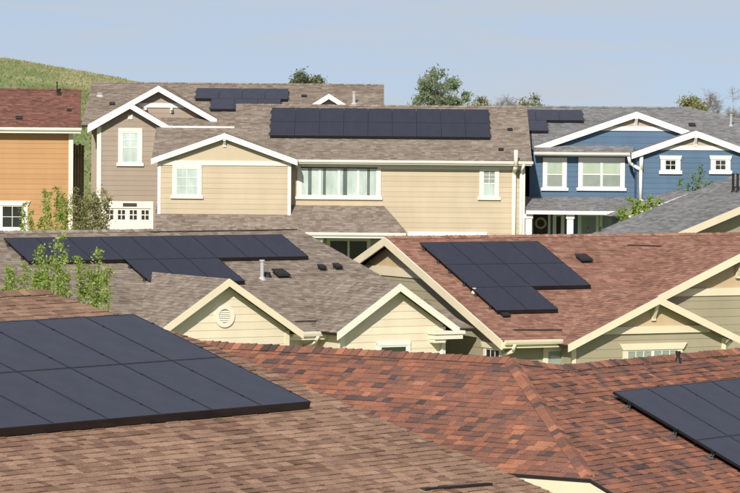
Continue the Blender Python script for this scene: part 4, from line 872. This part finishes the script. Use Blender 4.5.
# ------------------------------------------------------------------ vegetation
def leaf(mb, p, s, rng, rnd):
    d = Vector((rng.gauss(0, 1), rng.gauss(0, 1), rng.gauss(0, 1) + .2)).normalized(); a = d.orthogonal().normalized()
    a = (Matrix.Rotation(rng.uniform(0, 6.28), 3, d) @ a); b_ = d.cross(a)
    mb.add([p, p + a * s * .55 + b_ * s * .32 + d * s * .06, p + a * s * 1.15, p + a * s * .55 - b_ * s * .32 + d * s * .06], [(0, 1, 2, 3)], rnd)
def tree(name, label, loc, h, rx, rz_c, leafm, cat='tree', n_leaf=2600, leafs=.16, seed=1, trunk_r=.12, crown_low=.25, lobes=None, bare=False, group=None, barkm='bark', clump=.55, nb=26):
    """trunk with limbs that reach clumps spread through the crown volume; leaves scattered about each clump"""
    rng = random.Random(seed); e = tag(empty(name, loc), label, cat, group)
    tb = MB(); top = h * .82; pts = [Vector((0, 0, -.2))]
    for i in range(1, 7): pts.append(Vector((rng.gauss(0, .03) * h * .3, rng.gauss(0, .03) * h * .3, top * i / 6)))
    for i in range(6): tb.tube(pts[i], pts[i + 1], trunk_r * (1 - i / 6.5), trunk_r * (1 - (i + 1) / 6.5), 7, caps=False)
    lobes = lobes or [(0, 0, h * (crown_low + 1) / 2, rx, rx, h * (1 - crown_low) / 2)]
    wts = [l[3] * l[4] * l[5] for l in lobes]; cl = []
    for i in range(nb):
        lb = rng.choices(lobes, wts)[0]
        while True:
            q = Vector((rng.uniform(-1, 1), rng.uniform(-1, 1), rng.uniform(-1, 1)))
            if .15 < q.length < 1: break
        q *= (q.length ** -.35)
        if q.length > 1: q.normalize()
        c = Vector((lb[0] + q.x * lb[3], lb[1] + q.y * lb[4], lb[2] + q.z * lb[5])); cl.append(c)
        k = min(5.6, max(1.2, c.z / top * 6 * .62)); j = int(k); s0 = pts[j].lerp(pts[min(6, j + 1)], k - j)
        mid = s0.lerp(c, .5) + Vector((rng.gauss(0, .06), rng.gauss(0, .06), -.06)) * h * .4
        r0 = trunk_r * .35 * (1 - k / 9); tb.tube(s0, mid, r0, r0 * .6, 5, caps=False); tb.tube(mid, c, r0 * .6, r0 * .2, 4, caps=False)
        for _ in range(5 if not bare else 22):
            v = Vector((rng.gauss(0, 1), rng.gauss(0, 1), rng.gauss(0, .8) + .5)).normalized() * clump * rng.uniform(.5, 1.3)
            s1 = c.lerp(mid, rng.uniform(0, .4)); tb.tube(s1, s1 + v, r0 * .22 + .004, .004, 3, caps=False)
            if bare:
                for _k in range(3):
                    m_ = s1 + v * rng.uniform(.3, .9); tb.tube(m_, m_ + Vector((rng.gauss(0, .3), rng.gauss(0, .3), rng.uniform(0, .5))) * clump, .008, .003, 3, caps=False)
    tb.build('trunk', barkm, e, True)
    if n_leaf:
        lm = MB(); per = n_leaf // nb
        for c in cl:
            tone = rng.uniform(.1, .8); sz = clump * rng.uniform(.6, 1.25)
            for _ in range(int(per * rng.uniform(.5, 1.5))):
                v = Vector((rng.gauss(0, .5), rng.gauss(0, .5), rng.gauss(0, .42))) * sz
                leaf(lm, c + v, leafs * rng.uniform(.6, 1.3), rng, max(0, min(1, tone + rng.gauss(0, .18))))
        lm.build('crown', leafm, e)
    return e
def stem_plant(name, label, loc, stems, leafm, seed, leafs=.07, per_m=130, cat='shrub', group=None, spread=.10):
    """upright shoots, each clothed in leaves; stems: (dx, dy, height)"""
    rng = random.Random(seed); e = tag(empty(name, loc), label, cat, group); tb = MB(); lm = MB()
    for dx, dy, hh in stems:
        p = Vector((dx * .35, dy * .35, -.1)); n = 9; pv = p
        for i in range(1, n + 1):
            k = i / n; q = Vector((dx * (.35 + .65 * k ** .8) + rng.gauss(0, .03), dy * (.35 + .65 * k ** .8) + rng.gauss(0, .03), hh * k))
            tb.tube(pv, q, .022 * (1 - k * .8), .022 * (1 - (k + 1 / n) * .75) if i < n else .003, 5, caps=False)
            seg = (q - pv); tone = rng.uniform(.25, .75)
            if k > .25:
                for _ in range(int(per_m * seg.length * rng.uniform(.5, 1.4))):
                    c = pv + seg * rng.random(); rad = spread * (1.25 - k * .75)
                    leaf(lm, c + Vector((rng.gauss(0, rad), rng.gauss(0, rad), rng.gauss(0, .05))), leafs * rng.uniform(.6, 1.35), rng, max(0, min(1, tone + rng.gauss(0, .2))))
                if rng.random() < .8:
                    v = Vector((rng.gauss(0, 1), rng.gauss(0, 1), .9)).normalized() * rng.uniform(.12, .34) * (1.2 - k * .6); tb.tube(q, q + v, .007, .003, 4, caps=False)
                    for _ in range(int(per_m * .22)):
                        leaf(lm, q + v * rng.uniform(.3, 1.1) + Vector((rng.gauss(0, .04), rng.gauss(0, .04), rng.gauss(0, .04))), leafs * rng.uniform(.6, 1.2), rng, max(0, min(1, tone + rng.gauss(0, .2))))
            pv = q
    tb.build('trunk', 'bark', e, True); lm.build('crown', leafm, e); return e
def grd(px, Y):
    p = at(px, 200, Y); return Vector((p.x, p.y, terrain_z(p.x, p.y)))
def topz(px, py, Y): return at(px, py, Y).z
# sapling in front of the taupe roof
Y = 92; g = grd(72, Y); sc = F / Y
sm = [((px - 72) / sc, dy, topz(px, py, Y) - g.z) for px, py, dy in ((38, 252, .1), (48, 262, -.2), (56, 240, .15), (66, 250, -.1), (80, 262, .2), (101, 254, 0), (88, 268, .3), (60, 268, -.3), (107, 272, -.2), (95, 278, .1))]
stem_plant('sapling', 'bright green leafy sapling in front of the taupe roof', g, sm, 'leaf_bright', 3, leafs=.062, per_m=330, cat='tree', spread=.12)
g = grd(20, Y + 3); sm = [((px - 20) / sc, dy, topz(px, py, Y + 3) - g.z) for px, py, dy in ((6, 272, .1), (15, 276, -.2), (28, 272, .2), (38, 277, 0), (22, 281, .2), (45, 280, .1))]
stem_plant('sapling', 'low bright green shoots beside the taller sapling, far left', g, sm, 'leaf_bright', 4, leafs=.062, per_m=330, cat='tree', spread=.12)
# shrubs behind the taupe ridge
Y = 150; sc = F / Y; g = grd(57, Y)
sm = [((px - 57) / sc, dy, topz(px, py, Y) - g.z) for px, py, dy in ((45, 192, .1), (50, 196, -.2), (57, 190, .2), (63, 193, 0), (66, 200, .3), (40, 222, 0), (29, 214, .1), (22, 205, -.1))]
stem_plant('shrub', 'green upright shrub in front of the orange wall', g, sm, 'leaf_bright', 6, leafs=.085, per_m=170, spread=.13)
Y = 153; g = grd(88, Y); sm = [((px - 88) / sc, dy, topz(px, py, Y) - g.z) for px, py, dy in ((72, 200, .1), (78, 190, -.2), (84, 197, .2), (90, 192, 0), (95, 196, .3), (101, 188, .1), (105, 193, -.1), (99, 203, .3), (108, 200, .2), (86, 205, .2))]
stem_plant('shrub', 'olive brown twiggy shrub between the orange and grey houses', g, sm, 'leaf_olive', 7, leafs=.085, per_m=170, spread=.2)
# small tree tops by the blue house
Y = 161; sc = F / Y; g = grd(700, Y)
sm = [((px - 700) / sc, dy, topz(px, py, Y) - g.z) for px, py, dy in ((682, 182, .1), (688, 188, .2), (694, 178, .1), (700, 168, 0), (705, 176, -.1), (708, 184, .1))]
stem_plant('shrub', 'thin green treetop against the blue wall under the small windows', g, sm, 'leaf_mid', 8, leafs=.11, per_m=70, spread=.14)
Y = 156; g = grd(640, Y); sm = [((px - 640) / sc, dy, topz(px, py, Y) - g.z) for px, py, dy in ((622, 208, .1), (634, 202, .2), (640, 204, .1), (648, 200, 0), (653, 203, -.1))]
stem_plant('shrub', 'small bright green shrub by the white rake board', g, sm, 'leaf_bright', 9, leafs=.13, per_m=160, spread=.16)
# distant trees on the skyline
def far_tree(name, label, px, py_top, Y, half_px, leafm, **kw):
    g = grd(px, Y); sc = F / Y; h = topz(px, py_top, Y) - g.z
    return tree(name, label, g, h, half_px / sc, 0, leafm, **kw)
Y = 400; sc = F / Y; g = grd(440, Y); h = topz(440, 68, Y) - g.z
tree('tree', 'tall green two lobed tree on the skyline behind the long solar array', g, h, 2.6, 0, 'leaf_tree', n_leaf=7500, leafs=.22, seed=12, trunk_r=.25, lobes=[(-.3, 0, h - 2.6, 2.3, 2.0, 2.7), (2.1, 0, h - 3.2, 1.0, 1.2, 2.0), (-1.7, 0, h - 3.4, 1.0, 1.3, 1.7)], clump=.55, nb=64)
far_tree('tree', 'rounded dark green treetop behind the grey brown house roof', 306, 72.5, 420, 16, 'leaf_dark', n_leaf=3600, leafs=.26, seed=13, trunk_r=.25, crown_low=.55, nb=30, clump=.6)
far_tree('shrub', 'pale green bush right of the two lobed skyline tree', 479, 95, 380, 8, 'leaf_olive', cat='shrub', n_leaf=1300, leafs=.2, seed=14, trunk_r=.12, crown_low=.55, nb=14, clump=.5)
far_tree('bare_tree', 'bare grey twiggy tree on the skyline above the tan roof end', 503, 92, 390, 15, 'twig', n_leaf=0, seed=15, trunk_r=.16, crown_low=.45, nb=26, clump=.8, bare=True, barkm='twig')
far_tree('shrub', 'low olive bush on the skyline left of the blue house', 530, 98, 370, 15, 'leaf_olive', cat='shrub', n_leaf=2600, leafs=.2, seed=16, trunk_r=.14, crown_low=.55, nb=20, clump=.5)
far_tree('tree', 'olive brown bushy treetop above the blue house ridge', 690, 97.5, 330, 13, 'leaf_olive', n_leaf=3000, leafs=.2, seed=17, trunk_r=.14, crown_low=.6, nb=22, clump=.5)
far_tree('bare_tree', 'leafless grey tree right of the olive treetop', 712, 90, 340, 9, 'twig', n_leaf=0, seed=18, trunk_r=.14, crown_low=.45, nb=20, clump=.7, bare=True, barkm='twig')
far_tree('bare_tree', 'tall thin leafless tree at the right frame edge', 733, 87, 330, 9, 'twig', n_leaf=0, seed=19, trunk_r=.13, crown_low=.4, nb=16, clump=.7, bare=True, barkm='twig')
